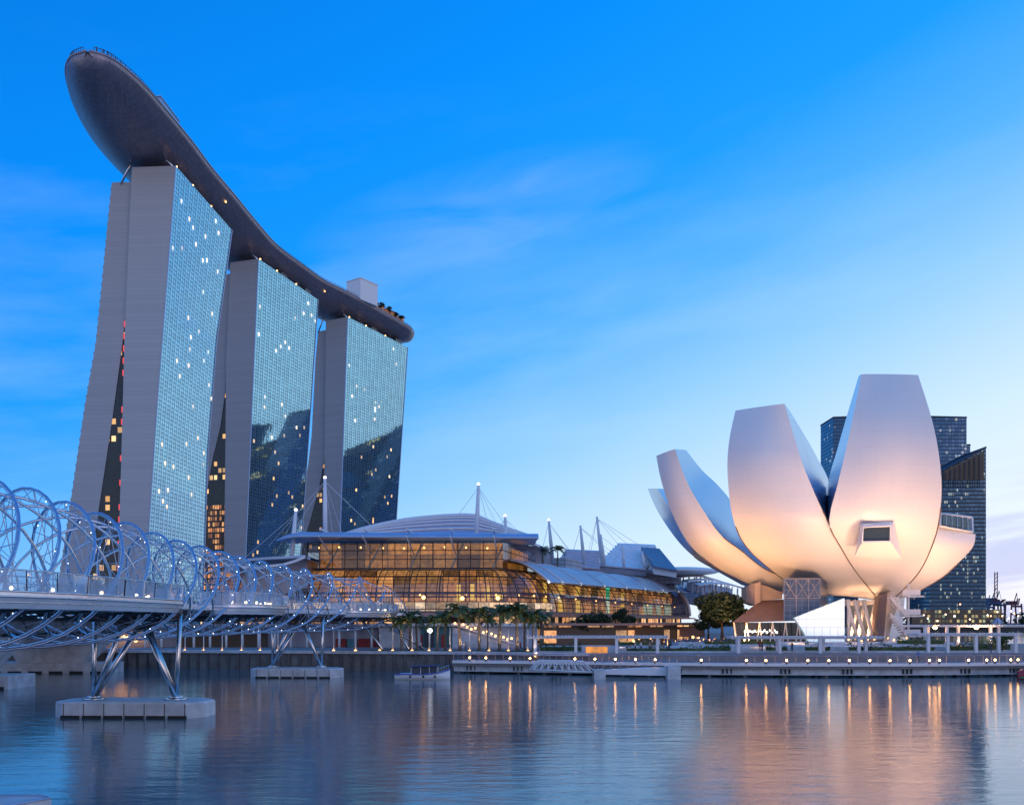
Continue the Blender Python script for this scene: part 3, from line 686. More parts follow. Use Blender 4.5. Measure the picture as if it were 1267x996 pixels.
m.build('gallery_inner_wall', M['gold2'], mall)
m = MB()
for k in range(5): x = g0.x+4+k*9; m.tube([(x, 192.5, 19.4), (x+2.4, 197, 25.2)], .25, 6)
m.build('slanted_column', M['white'], mall)
m = MB()
for k in range(9): x = g0.x+2+k*4.6; m.sphere((x, 195+1.5*math.sin(k*5), 24.2), .22, 6)
m.build('gallery_lamp', M['lampsoft'], mall)
# canopy: shallow curved blade with rounded left end
ca = P(342, 666, 184); cb = P(664, 672, 190)
m = MB()
prof = [(-4.0, 0.0), (-3.8, .5), (-2.5, 1.1), (0, 1.5), (8, 1.9), (24, 2.0), (24, 1.3), (8, .9), (-2, .1)]
rws = []
for k in range(40):
    t = k/39; x = ca.x+(cb.x-ca.x)*t; y = 186+4*t; z = 25.3-.6*max(0, 1-t*9)**2; sc_ = 1-max(0, 1-t*12)**2*.6
    rws.append([Vector((x, y+a*sc_, z+b*sc_)) for a, b in prof])
m.grid(rws, close=True, smooth=True); m.prism(rws[-1], (.3, 0, 0)); m.prism(rws[0], (-.1, 0, 0))
m.build('flat_canopy', M['bluemetal'], mall)
m = MB()
for k in range(1, 6):
    x = ca.x+(cb.x-ca.x)*k/6; m.box((x, 196, 27.2), (.3, 24, .35)); m.tube([(x, 182.6, 25.6), (x+.6, 192, 22.5)], .15, 5)
m.build('canopy_seam', M['white'], mall)
# lower left curved roof piece
def arch_roof(name, pts_near, depth, mt, th=.5, shift=(0, 0)):
    m = MB(); rows = []
    for p in pts_near:
        rows.append([p, p+Vector((shift[0], depth, 0)), p+Vector((shift[0], depth, -th)), p+Vector((0, 0, -th))])
    m.grid(rows, close=True, smooth=False); return m.build(name, mt, mall)
arch_roof('side_canopy', [P(x, y, 181) for x, y in ((282, 705), (292, 697), (306, 691), (330, 689), (352, 688), (376, 686.5), (384, 690))], 10, M['bluemetal'])
arch_roof('side_canopy', [P(x, y, 180) for x, y in ((300, 700), (330, 699), (350, 697), (366, 692), (378, 687))], 1.0, M['white'], .5)
m = MB(); m.prism([P(300, 702, 188), P(380, 692, 188), P(380, 742, 188), (P(300, 742, 188))], (0, 30, 0)); m.build('side_hall', M['greymetal'], mall)
# tall arched roof of the hall behind with bright ribs
def ribroof(name, pts, Y0, Y1, rise, mt, ribs):
    """pts: px,py outline of crest from left to right at Y1; eaves at Y0"""
    m = MB(); rows = []
    for px, py, py0 in pts:
        a = P(px, py0, Y0); b = P(px, py, Y1); row = []
        for k in range(9):
            t = k/8; v = a.lerp(b, t); v.z = a.z+(b.z-a.z)*math.sin(t*math.pi/2); row.append(v)
        v = row[-1].copy(); v.y += (Y1-Y0)*.9; v.z = a.z; row.append(v)
        rows.append(row)
    m.grid(rows, smooth=True); o = m.build(name, mt, mall)
    m = MB()
    for k in range(1, 8, ribs): m.tube([r[k]+Vector((0, -.2, .15)) for r in rows], .30, 5)
    m.build('roof_ribs', M['white'], o); return rows
ribroof('arched_hall_roof', [(425, 663, 666), (450, 655, 664), (475, 649, 663), (500, 644, 662), (525, 641, 661), (550, 639, 660), (575, 638, 660), (590, 639, 660), (605, 646, 661), (630, 656, 664), (655, 665, 668)], 232, 262, 4, mat('pinkish_metal_roof', (.50, .42, .50), .35, .4, var=.1, scale=.4), 1)
m = MB(); m.prism([P(620, 672, 236), P(668, 676, 236), P(668, 697, 236), P(620, 697, 236)], (4, 20, 0)); m.build('roof_storey', M['greymetal'], mall)
arch_roof('roof_wing', [P(x, y, 226) for x, y in ((612, 668), (635, 666), (655, 669), (668, 675))], 12, M['white'], .5, (3, 0))
# metal sun shade panels over the long side vault
ip0 = off_path(pth, .0)
idx = [i for i, p in enumerate(pth) if p.y > 193]
nsh = 8; groups = [idx[int(k*len(idx)/nsh):int((k+1)*len(idx)/nsh)+1] for k in range(nsh)]
for gi, gidx in enumerate(groups):
    rws = []
    for i in gidx:
        base = pth[i]; inn_ = (off_path(pth, 1.0)[i]-base); row = []
        t_ = (base.y-193)/170; dlow = .62-.10*t_
        for k in range(10):
            q_ = k/9; v = base+inn_*(-.6+10.5*q_); row.append(Vector((v.x, v.y, 16.6+3.2*t_+5.0*math.sin(q_*math.pi/2))))
        v = base+inn_*16; row.append(Vector((v.x, v.y, 21.8+3.2*t_)))
        rws.append(row)
    m = MB(); m.grid(rws, smooth=True, flip=True); m.grid([[v-Vector((0, 0, .3)) for v in r] for r in rws], smooth=True)
    o = m.build('sun_shade_panel', M['shade'], mall)
    m = MB(); m.tube([v+Vector((0, -.1, .1)) for v in rws[0]], .32 if gi == 0 else .2, 5); m.tube([r[0] for r in rws], .2, 5); m.build('panel_edge', M['white'], o)
    m = MB(); m.sphere(rws[0][0]-Vector((.2, .4, 0)), .22, 6); m.build('edge_lamp', M['lampwhite'], o)
# far end arch rim
m = MB(); m.tube([v+Vector((.4, .4, .2)) for v in rows[-1]], .7, 6)
m.build('end_arch', M['white'], mall)
m = MB(); e = rows[-1]; m.face([*e, (e[-1].x, e[-1].y, 10)]); m.build('end_glass', M['steel_dark'], mall)
# stepped louvre roofs of the halls behind
def louvres(px0, px1, py0, py1, steps, Y, skew, mt1, mt2):
    m = MB(); m2 = MB()
    for k in range(steps):
        t = k/(steps-1); y = Y-k*3
        a = P(px0+skew*t, py0+(py1-py0)*t, y); b = P(px1+(px1-px0)*.25*t+skew*t, py0+(py1-py0)*t+2+3*t, y)
        m.hexa([a, b, b+Vector((0, 3.4, 0)), a+Vector((0, 3.4, 0)), a+Vector((0, 0, .5)), b+Vector((0, 0, .5)), b+Vector((0, 3.4, 1.6)), a+Vector((0, 3.4, 1.6))])
        m2.prism([a-Vector((0, -1, 0)), b-Vector((0, -1, 0)), b+Vector((0, 1, -2.0)), a+Vector((0, 1, -2.0))], (0, .3, 0))
    m.build('stepped_roof', mt1, mall); m2.build('roof_louvre', mt2, mall)
for x0, x1, y0, y1, Y in ((660, 700, 690, 712, 262), (700, 770, 697, 722, 315), (764, 832, 701, 722, 334)):
    m = MB(); m.prism([P(x0, y1, Y), P(x1, y1, Y), P(x1, y0, Y), P(x0, y0, Y)], (6, 14, 0)); m.uv = [[(m.v[i][0], m.v[i][2]) for i in f] for f in m.f]; m.build('roof_storey', M['storey'], mall)
louvres(765, 812, 676, 700, 9, 330, -24, M['white'], M['greymetal'])
louvres(795, 818, 681, 702, 9, 318, 14, mat('slate_louvres', (.16, .19, .26), .45, .3), M['white'])
louvres(700, 742, 684, 700, 6, 300, -10, mat('rosy_roof', (.6, .42, .42), .4, .2), M['greymetal'])
# lens shaped far canopy
m = MB(); c = P(842, 707, 330); m.sphere(c, (14.5, 12, 1.6), 24); m.build('disc_canopy', M['white'], mall)
m = MB()
for k in range(9): m.tube([P(862+k*5, 712+k*1.4, 345), P(862+k*5, 735, 345)], .25, 4)
m.prism([P(850, 716, 352), P(905, 728, 352), P(905, 737, 352), P(850, 730, 352)], (0, 20, 0)); m.build('far_gallery', M['bluemetal'], mall)
for k in range(5):
    m = MB(); rws = []
    for q in range(14):
        t = q/13; x = 812+k*13+t*62; y = 705+k*4.6+t*t*(9-k)-3.2*math.sin(t*math.pi); p = P(x, y, 345-k*9)
        rws.append([p, p+Vector((0, 9, .8)), p+Vector((0, 9, .4)), p+Vector((0, 0, -.45))])
    m.grid(rws, close=True, smooth=False); m.build('far_roof_blade', M['white'], mall)
    m = MB()
    for q in range(9): p = P(818+k*13+q*7, 708+k*4.6+(q/9)**2*(9-k), 346-k*9); m.tube([p, p-Vector((0, 0, 3.5))], .16, 4)
    m.build('blade_post', M['white'], mall)
m = MB(); a_, b_ = P(846, 744, 376), P(905, 756, 376); m.prism([a_, b_, P(905, 735, 376), P(846, 724, 376)], (0, 12, 0)); m.uv = [[(m.v[i][0], m.v[i][2]) for i in f] for f in m.f]; m.build('far_gallery_wall', M['storey'], mall)
# masts with stay cables
MST = [(402, 592, 402.5, 664, 193, [(-70, 84), (-50, 84), (10, 70), (22, 70), (78, 78)]), (366, 632, 361, 690, 187, [(-70, 64), (-30, 64), (22, 46), (14, 60)]),
       (592, 600, 589.5, 668, 205, [(-36, 52), (30, 64), (50, 72), (16, 64)]), (625, 639, 627.5, 692, 230, [(-14, 36), (40, 40), (24, 42), (-24, 34)]),
       (679, 644, 684, 696, 246, [(-9, 40), (30, 44), (28, 40), (-10, 44)]), (718, 650, 723, 699, 262, [(-12, 42), (-13, 46), (50, 42), (40, 40)]),
       (738.5, 639, 745, 700, 270, [(-12, 50), (60, 40), (52, 46), (36, 46), (-10, 58)]), (743, 661, 748, 700, 268, [(-4, 40), (44, 34)]),
       (770, 674, 772, 703, 285, [(-12, 24), (34, 26)]), (794.5, 682, 797, 703, 300, [(-4, 20), (4, 20), (26, 18)])]
for px, py, bx, by, Y, cabs in MST:
    m = MB(); a = P(px, py, Y); b = P(bx, by, Y); m.tube([b, b.lerp(a, .5), a], [.5, .5, .3], 7); o = m.build('mast', M['white'], mall)
    m = MB()
    for ddx, ddy in cabs: m.tube([a-Vector((0, 0, .6)), P(px+ddx, py+ddy, Y+6)], .055 if Y > 195 else .05, 4)
    m.build('stay_cable', M['white'], o)
    if Y < 250: m = MB(); m.sphere(a+Vector((0, 0, .2)), .35, 6); m.build('mast_lamp', M['lampwhite'], o)
# lower waterfront shops behind the palms
ls = thing('waterfront_shop', 'low teal and grey shop block with red entrance behind the palm trees', 'shop building', (-10, 176, 3))
zc = 8.4
def wallpx(name, x0, x1, y0, y1, Y, mt, par, d=1.0):
    m = MB(); m.prism([P(x0, y1, Y), P(x1, y1, Y), P(x1, y0, Y), P(x0, y0, Y)], (0, d, 0)); return m.build(name, mt, par)
wallpx('wall', 470, 520, 775, 803, 172, M['concrete'], ls, 6)
wallpx('wall', 560, 665, 774, 804, 173, M['bluemetal'], ls, 6)
wallpx('glass_wall', 520, 562, 772, 804, 173, M['teal'], ls, 6)
m = MB()
for x0, x1 in ((511, 523), (546, 552)): m.prism([P(x0, 803, 172.6), P(x1, 803, 172.6), P(x1, 785, 172.6), P(x0, 785, 172.6)], (0, -.3, 0))
m.build('red_panel', M['shoered'], ls)
wallpx('dark_entrance', 526, 537, 780, 800, 172.5, M['darkroof'], ls, .3)
wallpx('flat_roof', 468, 668, 771, 774.5, 171, M['white'], ls, 9)
m = MB(); m.tube([P(560, 772, 171), P(666, 806, 171)], .12, 5); m.build('stair_handrail', M['white'], ls)
m = MB(); m.prism([P(560, 776, 171.6), P(640, 800, 171.6), P(600, 804, 171.6), P(560, 804, 171.6)], (0, -.5, 0)); m.build('stair_flank', M['concrete'], ls)
for k in range(15):
    t = k/14; m = MB(); m.sphere(P(563+t*70, 771+t*20+1.5*math.sin(k*2.1), 170.5), .23, 6); m.build('string_lamp', M['lampsoft'], ls)
l2 = thing('waterfront_shop', 'long low shop arcade with purple and red panels seen under the bridge', 'shop building', (-60, 172, 3))
wallpx('wall', 90, 470, 776, 806, 176, M['greymetal'], l2, 6)
wallpx('lit_shopfront', 225, 330, 778, 803, 175.4, lit_wall('arcade_glow', 3, 4.6, (1, .6, .45), (1, .85, .8), .35, dark=.1, gap=.15, seed=2.), l2, .3)
for i_, (x0, x1, mt) in enumerate(((415, 428, 'shoered'), (430, 441, 'teal'), (443, 470, 'shoered'))): wallpx('coloured_panel', x0, x1, 790, 804, 175.3, M[mt], l2, .4)
m = MB()
for k in range(19): m.tube([P(120+k*20, 806, 173), P(120+k*20, 776, 173)], .25, 6)
m.build('arcade_column', M['white'], l2)
wallpx('flat_roof', 88, 472, 772, 776, 172, M['greymetal'], l2, 9)
m = MB()
for k in range(9): m.sphere(P(128+k*5, 790+2*math.sin(k), 173.5), .4, 6)
m.build('restaurant_lamp', M['lampsoft'], l2)
l3 = thing('waterfront_arcade', 'glowing ground floor arcade with brown awnings in front of the long mall side', 'shop building', (30, 200, 3))
def rot_strip(p0, p1, z0, z1, mt, name, par, u=0):
    m = MB(); l = (Vector(p1)-Vector(p0)).length; m.face([(*p0, z0), (*p1, z0), (*p1, z1), (*p0, z1)], [(0, 0), (l, 0), (l, z1-z0), (0, z1-z0)]); return m.build(name, mt, par)
rot_strip((6, 180), (24, 186), 3, 7.2, M['shops'], 'lit_shopfront', l3); rot_strip((24, 186), (44, 212), 3, 7.2, M['shops'], 'lit_shopfront', l3)
m = MB(); m.prism([(4, 178, 7.2), (25, 184, 7.2), (46, 211, 7.2), (60, 300, 7.2), (50, 300, 7.2), (30, 240, 7.2), (6, 190, 7.2)], (0, 0, .5)); m.build('brown_awning', M['pinkstone'], l3)
m = MB(); m.prism([P(752, 786, 205), P(872, 788, 205), P(872, 776, 205), P(752, 776, 205)], (0, 12, 0)); m.build('terrace_block', M['pinkstone'], l3)
m = MB()
for k in range(24): m.tube([P(690+k*9, 800, 190), P(690+k*9, 791, 190)], .12, 4)
m.build('arcade_post', M['white'], l3)
for k in range(26):
    m = MB(); m.sphere(P(684+k*8.2+2*math.sin(k*7), 787+7*abs(math.sin(k*2.7)), 186), .16+.14*abs(math.sin(k*1.7)), 6); m.build('arcade_lamp', M['lampsoft'], l3)
m = MB()
for k in range(34): p = P(826+k*2.0, 795+.8*math.sin(k*5), 182); m.box(p, (.22, .22, .9))
m.build('terrace_light_row', M['lampsoft'], l3)

# ================================================================== museum (lotus)
mu = thing('museum', 'white lotus shaped museum with upright petals lit warm from below at the right', 'museum', (66, 205, 3))
def museum_mat():
    t = NT('museum_white_skin'); uv = t.node('ShaderNodeUVMap'); s = t.node('ShaderNodeSeparateXYZ', {0: uv.outputs[0]})
    fu = t.math('FRACT', s.outputs[0]); fv = t.math('FRACT', s.outputs[1])
    line = t.math('MAXIMUM', t.math('LESS_THAN', fu, .02), t.math('LESS_THAN', fv, .03))
    nz = t.node('ShaderNodeTexNoise', {'Vector': uv.outputs[0], 'Scale': .5, 'Detail': 5})
    c = t.mix(nz.outputs[0], (.72, .71, .70), (.80, .79, .78)); c = t.mix(t.math('MULTIPLY', line, .16), c, (.4, .4, .4))
    t.P(base=c, rough=.42); return t.m
M['museum'] = museum_mat(); M['seam'] = mat('seam_shadow', (.16, .12, .11), .7)
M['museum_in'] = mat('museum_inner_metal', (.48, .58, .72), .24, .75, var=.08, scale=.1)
def petal(st, bulge, side=1, n=26, na=12, cap=None, skin='museum'):
    L_ = cat_rom([tuple(P(*s[0])) for s in st], n); R_ = cat_rom([tuple(P(*s[1])) for s in st], n)
    LI = cat_rom([tuple(P(*s[2])) for s in st], n); RI = cat_rom([tuple(P(*s[3])) for s in st], n)
    bl = cat_rom([(b,)*3 for b in bulge], n)
    m = MB(); rows = []; uvs = []; acc = 0
    for i in range(n):
        a, b = Vector(L_[i]), Vector(R_[i]); wd = (b-a).length
        ai, bi = Vector(LI[i]), Vector(RI[i]); out = ((a+b)/2-(ai+bi)/2); out.z *= .5; out.normalize()
        if i: acc += ((a+b)/2-(Vector(L_[i-1])+Vector(R_[i-1]))/2).length
        rows.append([a.lerp(b, k/na)+out*bl[i][0]*math.sin(math.pi*k/na) for k in range(na+1)])
        uvs.append([((k/na-.5)*wd/3.2, acc/3.2) for k in range(na+1)])
    m.grid(rows, uvs, flip=True); o = m.build('petal', M[skin], mu)
    m = MB()
    m.grid([[Vector(LI[i]), Vector(L_[i])] for i in range(n)], smooth=True); m.build('petal_edge', M['museum_in'], o)
    m = MB()
    m.grid([[Vector(R_[i]), Vector(RI[i])] for i in range(n)], smooth=True); m.build('petal_edge', M['museum_in'], o)
    m = MB(); rw = []
    for i in range(n):
        a, b = Vector(LI[i]), Vector(RI[i]); out = ((Vector(L_[i])+Vector(R_[i]))/2-(a+b)/2).normalized()
        rw.append([b.lerp(a, k/6)+out*(bl[i][0]*.5)*math.sin(math.pi*k/6) for k in range(7)])
    m.grid(rw, flip=True); m.build('petal_inner_face', M['museum_in'], o)
    m = MB(); m.tube([rows[q][0]+Vector((0, -.12, 0)) for q in range(int(n*.58), n-1)], .13, 4); m.build('seam', M['seam'], o)  # dark tubes along the petal joints, coloured as their shadow line
    m = MB(); m.tube([rows[q][-1]+Vector((0, -.12, 0)) for q in range(int(n*.52), n-1)], .13, 4); m.build('seam', M['seam'], o)
    m = MB(); top_ = rows[0]+rw[0]; m.face(top_); m.build('skylight', cap or M['museum_in'], o)
    return o
pD = petal([((1066, 463, 176), (1136, 464, 176), (1062.5, 465, 186), (1133, 466, 186)), ((1056, 513, 173), (1152, 515, 173), (1048, 514, 188), (1146, 515, 188)),
       ((1047, 555, 172), (1161, 557, 172), (1036, 556, 190), (1152, 557, 190)), ((1036.5, 599, 172), (1165, 600, 173), (1025, 597, 192), (1155, 600, 192)),
       ((1026, 646, 174), (1162, 643, 175), (1025.5, 640, 196), (1150, 640, 196)), ((1040, 677, 179), (1152, 678, 180), (1046, 672, 200), (1140, 675, 200)),
       ((1060, 709, 186), (1134, 712, 187), (1065, 700, 204), (1124, 700, 204)), ((1088, 742, 197), (1100, 746, 197), (1090, 730, 208), (1100, 730, 208))], [.6, 2.0, 3, 3.6, 3.8, 3.4, 2.5, .8])
pC = petal([((910, 508, 184), (970.6, 499.5, 178), (915, 508, 194), (977, 508, 194)), ((903, 540, 182), (984, 545, 176), (909, 540, 194), (997, 541, 194)),
       ((900, 572, 181), (992.5, 572, 175), (908, 572, 196), (1012, 568, 196)), ((902, 610, 181), (1007, 608, 175), (913, 610, 198), (1026, 598, 197)),
       ((908, 645, 183), (1024, 645, 175.5), (925, 640, 200), (1026.5, 640, 198)), ((922, 675, 187), (1042, 679, 180), (940, 668, 202), (1050, 670, 200)),
       ((952, 704, 193), (1062, 711, 187), (965, 697, 204), (1070, 700, 204)), ((985, 728, 199), (1087, 743, 197), (990, 720, 206), (1085, 730, 208))], [.5, 2.0, 2.8, 3.2, 3.2, 2.8, 2.0, .8])
pB = petal([((812, 564, 197), (835, 555.5, 191), (826, 562, 210), (849, 556.7, 206)), ((818, 594, 196), (849, 594, 190), (838, 588, 211), (868, 581, 207)),
       ((830, 631, 195), (868, 628, 189), (860, 615, 211), (888, 600, 208)), ((850.5, 670, 195), (892, 662, 189), (880, 650, 211), (906, 622, 209)),
       ((882, 699, 197), (917, 681, 191), (905, 685, 211), (925, 655, 210)), ((925, 722, 200), (945, 703, 194), (935, 712, 211), (955, 690, 211)),
       ((965, 738, 204), (985, 720, 199), (970, 730, 211), (990, 712, 211))], [.4, 1.0, 1.4, 1.6, 1.5, 1.0, .4])
pA = petal([((801.4, 604.5, 240), (813, 604.5, 216), (806, 604.5, 242), (820, 604.5, 222)), ((814, 633, 238), (833, 633, 213), (822, 630, 240), (840, 625, 220)),
       ((837, 667, 234), (858, 665, 210), (850, 662, 238), (866, 655, 218)), ((859, 689, 230), (882, 687, 208), (872, 684, 236), (890, 678, 216)),
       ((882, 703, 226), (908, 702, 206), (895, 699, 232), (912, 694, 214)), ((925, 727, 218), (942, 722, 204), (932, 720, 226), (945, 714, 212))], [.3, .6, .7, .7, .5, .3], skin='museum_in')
pE = petal([((1150, 648, 182), (1207, 661, 191), (1162, 637, 186), (1201.5, 640.5, 197)), ((1150, 668, 182), (1204, 676, 191), (1158, 650, 190), (1193, 657, 199)),
       ((1136, 690, 185), (1188, 694, 192), (1148, 672, 195), (1178, 674, 202)), ((1120, 712, 190), (1163, 716, 194), (1132, 694, 200), (1154, 697, 204)),
       ((1100, 738, 198), (1126, 737, 199), (1110, 720, 206), (1124, 720, 208))], [.3, 1.2, 1.8, 1.6, .6], cap=facade('skylight_glass', (.35, .6, .7), 1.5, 1.5, .1, .1, lit=0))
# window band on the right petal tip
m = MB(); m.prism([P(1165, 648.5, 182.6), P(1198, 655, 189.6), P(1198.5, 643, 191.5), P(1165, 638, 184.2)], (0, -.5, 0)); 
ob = m.build('tip_window', facade('tip_glass', (.30, .55, .62), 9, 9, .1, .1, lit=0, metal=.6), pE)
m = MB()
fr = [P(1163, 650.5, 182), P(1203, 658, 190), P(1202.5, 640, 192), P(1163, 635.5, 184)]
for a, b in zip(fr, fr[1:]+fr[:1]): m.tube([a, b], .28, 4)
for k in range(1, 6): m.tube([fr[0].lerp(fr[1], k/6)+Vector((0, -.4, .3)), fr[3].lerp(fr[2], k/6)+Vector((0, -.4, -.2))], .07, 4)
m.build('window_frame', M['museum'], ob)
# petals at the rear, seen only from the side
petal([((1100, 575, 236), (1150, 575, 238), (1105, 578, 228), (1146, 578, 230)), ((1095, 640, 238), (1158, 640, 240), (1100, 640, 226), (1150, 640, 228)), ((1092, 700, 228), (1140, 700, 230), (1095, 690, 218), (1136, 690, 218)), ((1085, 735, 216), (1110, 735, 216), (1086, 725, 210), (1108, 725, 210))], [-.5, -2, -2, -.5])
petal([((960, 620, 236), (1010, 610, 238), (965, 625, 228), (1006, 615, 230)), ((962, 660, 238), (1025, 655, 240), (968, 660, 226), (1018, 655, 228)), ((985, 705, 228), (1045, 700, 230), (990, 695, 218), (1040, 690, 218)), ((1010, 735, 216), (1060, 735, 216), (1012, 725, 210), (1058, 725, 210))], [-.5, -2, -2, -.5])
# underside bowl closing the petals
m = MB(); c = P(1045, 728, 207); rws = []
for i in range(9):
    a = i/8*math.pi/2
    rws.append([Vector((c.x+math.sin(a)*17*math.cos(b), c.y+math.sin(a)*14*math.sin(b), c.z-math.cos(a)*3.2+1.4)) for b in [2*math.pi*k/32 for k in range(32)]])
m.grid(rws, close=True, flip=False); m.build('bowl', M['museum'], mu)
m = MB(); m.grid([[Vector((c.x+r*math.cos(b), c.y+r*.8*math.sin(b), z)) for b in [2*math.pi*k/32 for k in range(32)]] for r, z in ((17, c.z+1.3), (13, c.z+8), (6, c.z+3), (.2, c.z+2))], close=True, smooth=True); m.build('inner_dish', M['museum_in'], mu)
# projecting window box on the tallest petal
m = MB(); Yb_ = 169.5
f0 = [P(1066, 671, Yb_), P(1102, 670, Yb_), P(1102.5, 650, Yb_+.4), P(1068, 651.5, Yb_+.4)]
bk = [P(1058, 690, 173.5), P(1116, 691, 173.5), P(1105, 645.5, 173), P(1066, 648, 173)]
bk2 = [P(1057.5, 688, 174.5), P(1116.5, 692, 174.5), P(1106, 644.5, 171), P(1065, 648, 171)]
mid = [P(1067.8, 669.3, Yb_+.1), P(1101.3, 668.6, Yb_+.1), P(1101.6, 651.5, Yb_+.4), P(1068.8, 652.8, Yb_+.4)]
for i in range(4):
    j = (i+1) % 4; m.face([f0[i], bk2[i], bk2[j], f0[j]]); m.face([f0[i], f0[j], mid[j], mid[i]])
    m.face([mid[i], mid[j], mid[j]+Vector((0, 1, 0)), mid[i]+Vector((0, 1, 0))])
o = m.build('window_box', M['museum'], pD)
m = MB(); q = [v+Vector((0, .5, 0)) for v in mid]; m.face(q); m.build('window_glass', facade('dark_window', (.06, .06, .05), 1.2, 3, .12, .1, lit=0, metal=.3), o)
# podium: sloped clay roof, glass foyer, piers, stairs
m = MB(); m.hexa([P(906, 770, 186), P(984, 768, 184), P(984, 768, 200), P(906, 770, 200), P(940, 743, 197), P(976, 741, 197), P(976, 741, 201), P(940, 743, 201)]); m.build('clay_roof', M['terracotta'], mu)
m = MB(); m.prism([P(909, 801, 187), P(1004, 801, 187), P(990, 770, 187), P(907, 770, 187)], (0, 14, 0)); 
m = MB(); m.face([P(909, 801, 187), P(1004, 801, 187), P(990, 770, 187), P(907, 770, 187)], [(0, 0), (16, 0), (14, 5.3), (0, 5.3)]); m.face([P(909, 801, 187), P(907, 770, 187), P(920, 770, 200), P(922, 801, 200)], [(0, 0), (0, 5.3), (12, 5.3), (12, 0)])
m.build('foyer_glass', vault_glass('foyer_glass', 2.4, 5.4, .22), mu)
m = MB()
for k in range(12): x = 912+k*8; m.tube([P(x, 801, 186.8), P(x-4+8*(k % 2), 770, 186.8)], .14, 4)
m.build('foyer_mullion', M['white'], mu)
m = MB(); m.face([P(909, 801, 196), P(1004, 801, 196), P(1000, 770, 196), P(907, 770, 196)], [(0, 0), (17, 0), (17, 5.4), (0, 5.4)]); m.build('foyer_back_wall', M['darkroof'], mu)
m = MB()
for k in range(14):
    m.sphere(P(922+k*3.0, 781+1.2*math.sin(k*3), 192), .26, 6)
m.build('foyer_lamp', M['lampwhite'], mu)
m = MB(); m.prism([P(923, 745, 199), P(934, 749, 195), P(934, 721, 195), P(923, 727, 199)], (0, 4, 0)); m.prism([P(934, 748, 195), P(941, 745, 195), P(941, 719, 195), P(934, 722, 195)], (0, 5, 0)); m.prism([P(941, 743, 196), P(968, 741, 196), P(968, 733, 196), P(941, 722, 196)], (0, 5, 0)); m.build('stone_pier', mat('warm_pier_stone', (.5, .38, .30), .6, var=.06), mu)
# glass lift tower
m = MB(); x0, x1 = 970, 1015
a, b, c_, d_ = P(x0, 768, 184), P(x1, 768, 184), P(x1, 716, 184), P(x0, 716, 184)
m.face([a, b, c_, d_], [(0, 0), (7.6, 0), (7.6, 9), (0, 9)]); e, f = P(1024, 764, 194), P(1024, 722, 194); m.face([b, e, f, c_], [(0, 0), (6, 0), (6, 9), (0, 9)]); m.face([a, d_, P(974, 716, 194), P(974, 768, 194)], [(0, 0), (0, 9), (8, 9), (8, 0)])
lt = m.build('glass_lift_tower', facade('lift_glass', (.07, .11, .20), 1.25, 1.1, .07, .07, lit=.0, metal=.25, frame=(.16, .19, .26), rough=.15), mu)
m = MB()
for i in range(3):
    t0, t1 = i/3, (i+1)/3
    for (u, v) in ((t0, t1), (t1, t0)): m.tube([d_.lerp(c_, u)+Vector((0, -.15, 0)), d_.lerp(c_, v)+Vector((0, -.15, -4.0))], .12, 4)
    m.tube([d_.lerp(c_, t0)+Vector((0, -.15, 0)), a.lerp(b, t0)+Vector((0, -.15, 0))], .13, 4)
m.tube([d_+Vector((0, -.15, -4)), c_+Vector((0, -.15, -4))], .13, 4); m.tube([d_+Vector((0, -.15, 0)), c_+Vector((0, -.15, 0))], .15, 4)
m.build('cross_bracing', M['greymetal'], lt)
# white glass fin
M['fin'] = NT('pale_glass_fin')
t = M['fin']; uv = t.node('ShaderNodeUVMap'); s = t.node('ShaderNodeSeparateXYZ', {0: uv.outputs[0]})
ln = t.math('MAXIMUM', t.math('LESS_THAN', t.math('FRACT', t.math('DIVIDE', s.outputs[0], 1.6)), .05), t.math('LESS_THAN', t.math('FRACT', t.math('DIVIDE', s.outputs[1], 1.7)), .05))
t.P(base=t.mix(ln, (.72, .84, .86), (.35, .45, .5)), rough=.12, metal=.15, em=(.55, .85, 1.0), es=t.math('MULTIPLY_ADD', ln, -.18, .38)); M['fin'] = t.m  # cyan glow put into the glass colour to brighten the fin
pts = [(983, 764), (1045, 740), (1045, 800), (1003, 801), (995, 783)]
m = MB(); fz = [P(x, y, 179) for x, y in pts][::-1]; m.face(fz, [((p.x), (p.z)) for p in fz]); bk_ = [p+Vector((0, 1.2, 0)) for p in fz]; m.face(bk_[::-1], [(p.x, p.z) for p in bk_[::-1]])
for i in range(5): j = (i+1) % 5; m.face([fz[i], bk_[i], bk_[j], fz[j]])
m.build('pale_glass_fin', M['fin'], mu)
# lattice columns
m = MB()
for k, (xa, xb) in enumerate(((1047, 1063), (1063, 1050), (1057, 1072), (1070, 1060), (1068, 1082), (1084, 1072), (1050, 1050), (1086, 1085))):
    m.tube([P(xa, 742, 190+k % 2*3), P(xb, 797, 188+k % 2*5)], .38, 6)
m.build('lattice_column', M['museum'], mu)
m = MB(); m.prism([P(1046, 744, 196), P(1088, 742, 196), P(1088, 748, 196), P(1046, 749, 196)], (0, 4, 0)); m.build('ring_beam', M['museum'], mu)
m = MB(); m.face([P(1050, 800, 202), P(1110, 800, 202), P(1110, 748, 202), P(1050, 748, 202)], [(0, 0), (11, 0), (11, 9.5), (0, 9.5)]); m.build('core_wall', M['bluemetal'], mu)
m = MB(); m.prism([P(1084, 797, 184), P(1093, 797, 184), P(1098, 733, 188), P(1089, 738, 188)], (1.2, 6, 0)); m.build('dark_pylon', mat('dark_pylon_cladding', (.14, .10, .10), .5, var=.1), mu)
m = MB(); m.prism([P(1093, 797, 184), P(1096, 797, 184), P(1112, 745, 188), P(1103, 730, 188), P(1098, 734, 188)], (1.2, 6, 0)); m.build('light_pylon', mat('warm_pylon_cladding', (.5, .42, .34), .5, var=.1), mu)
m = MB()
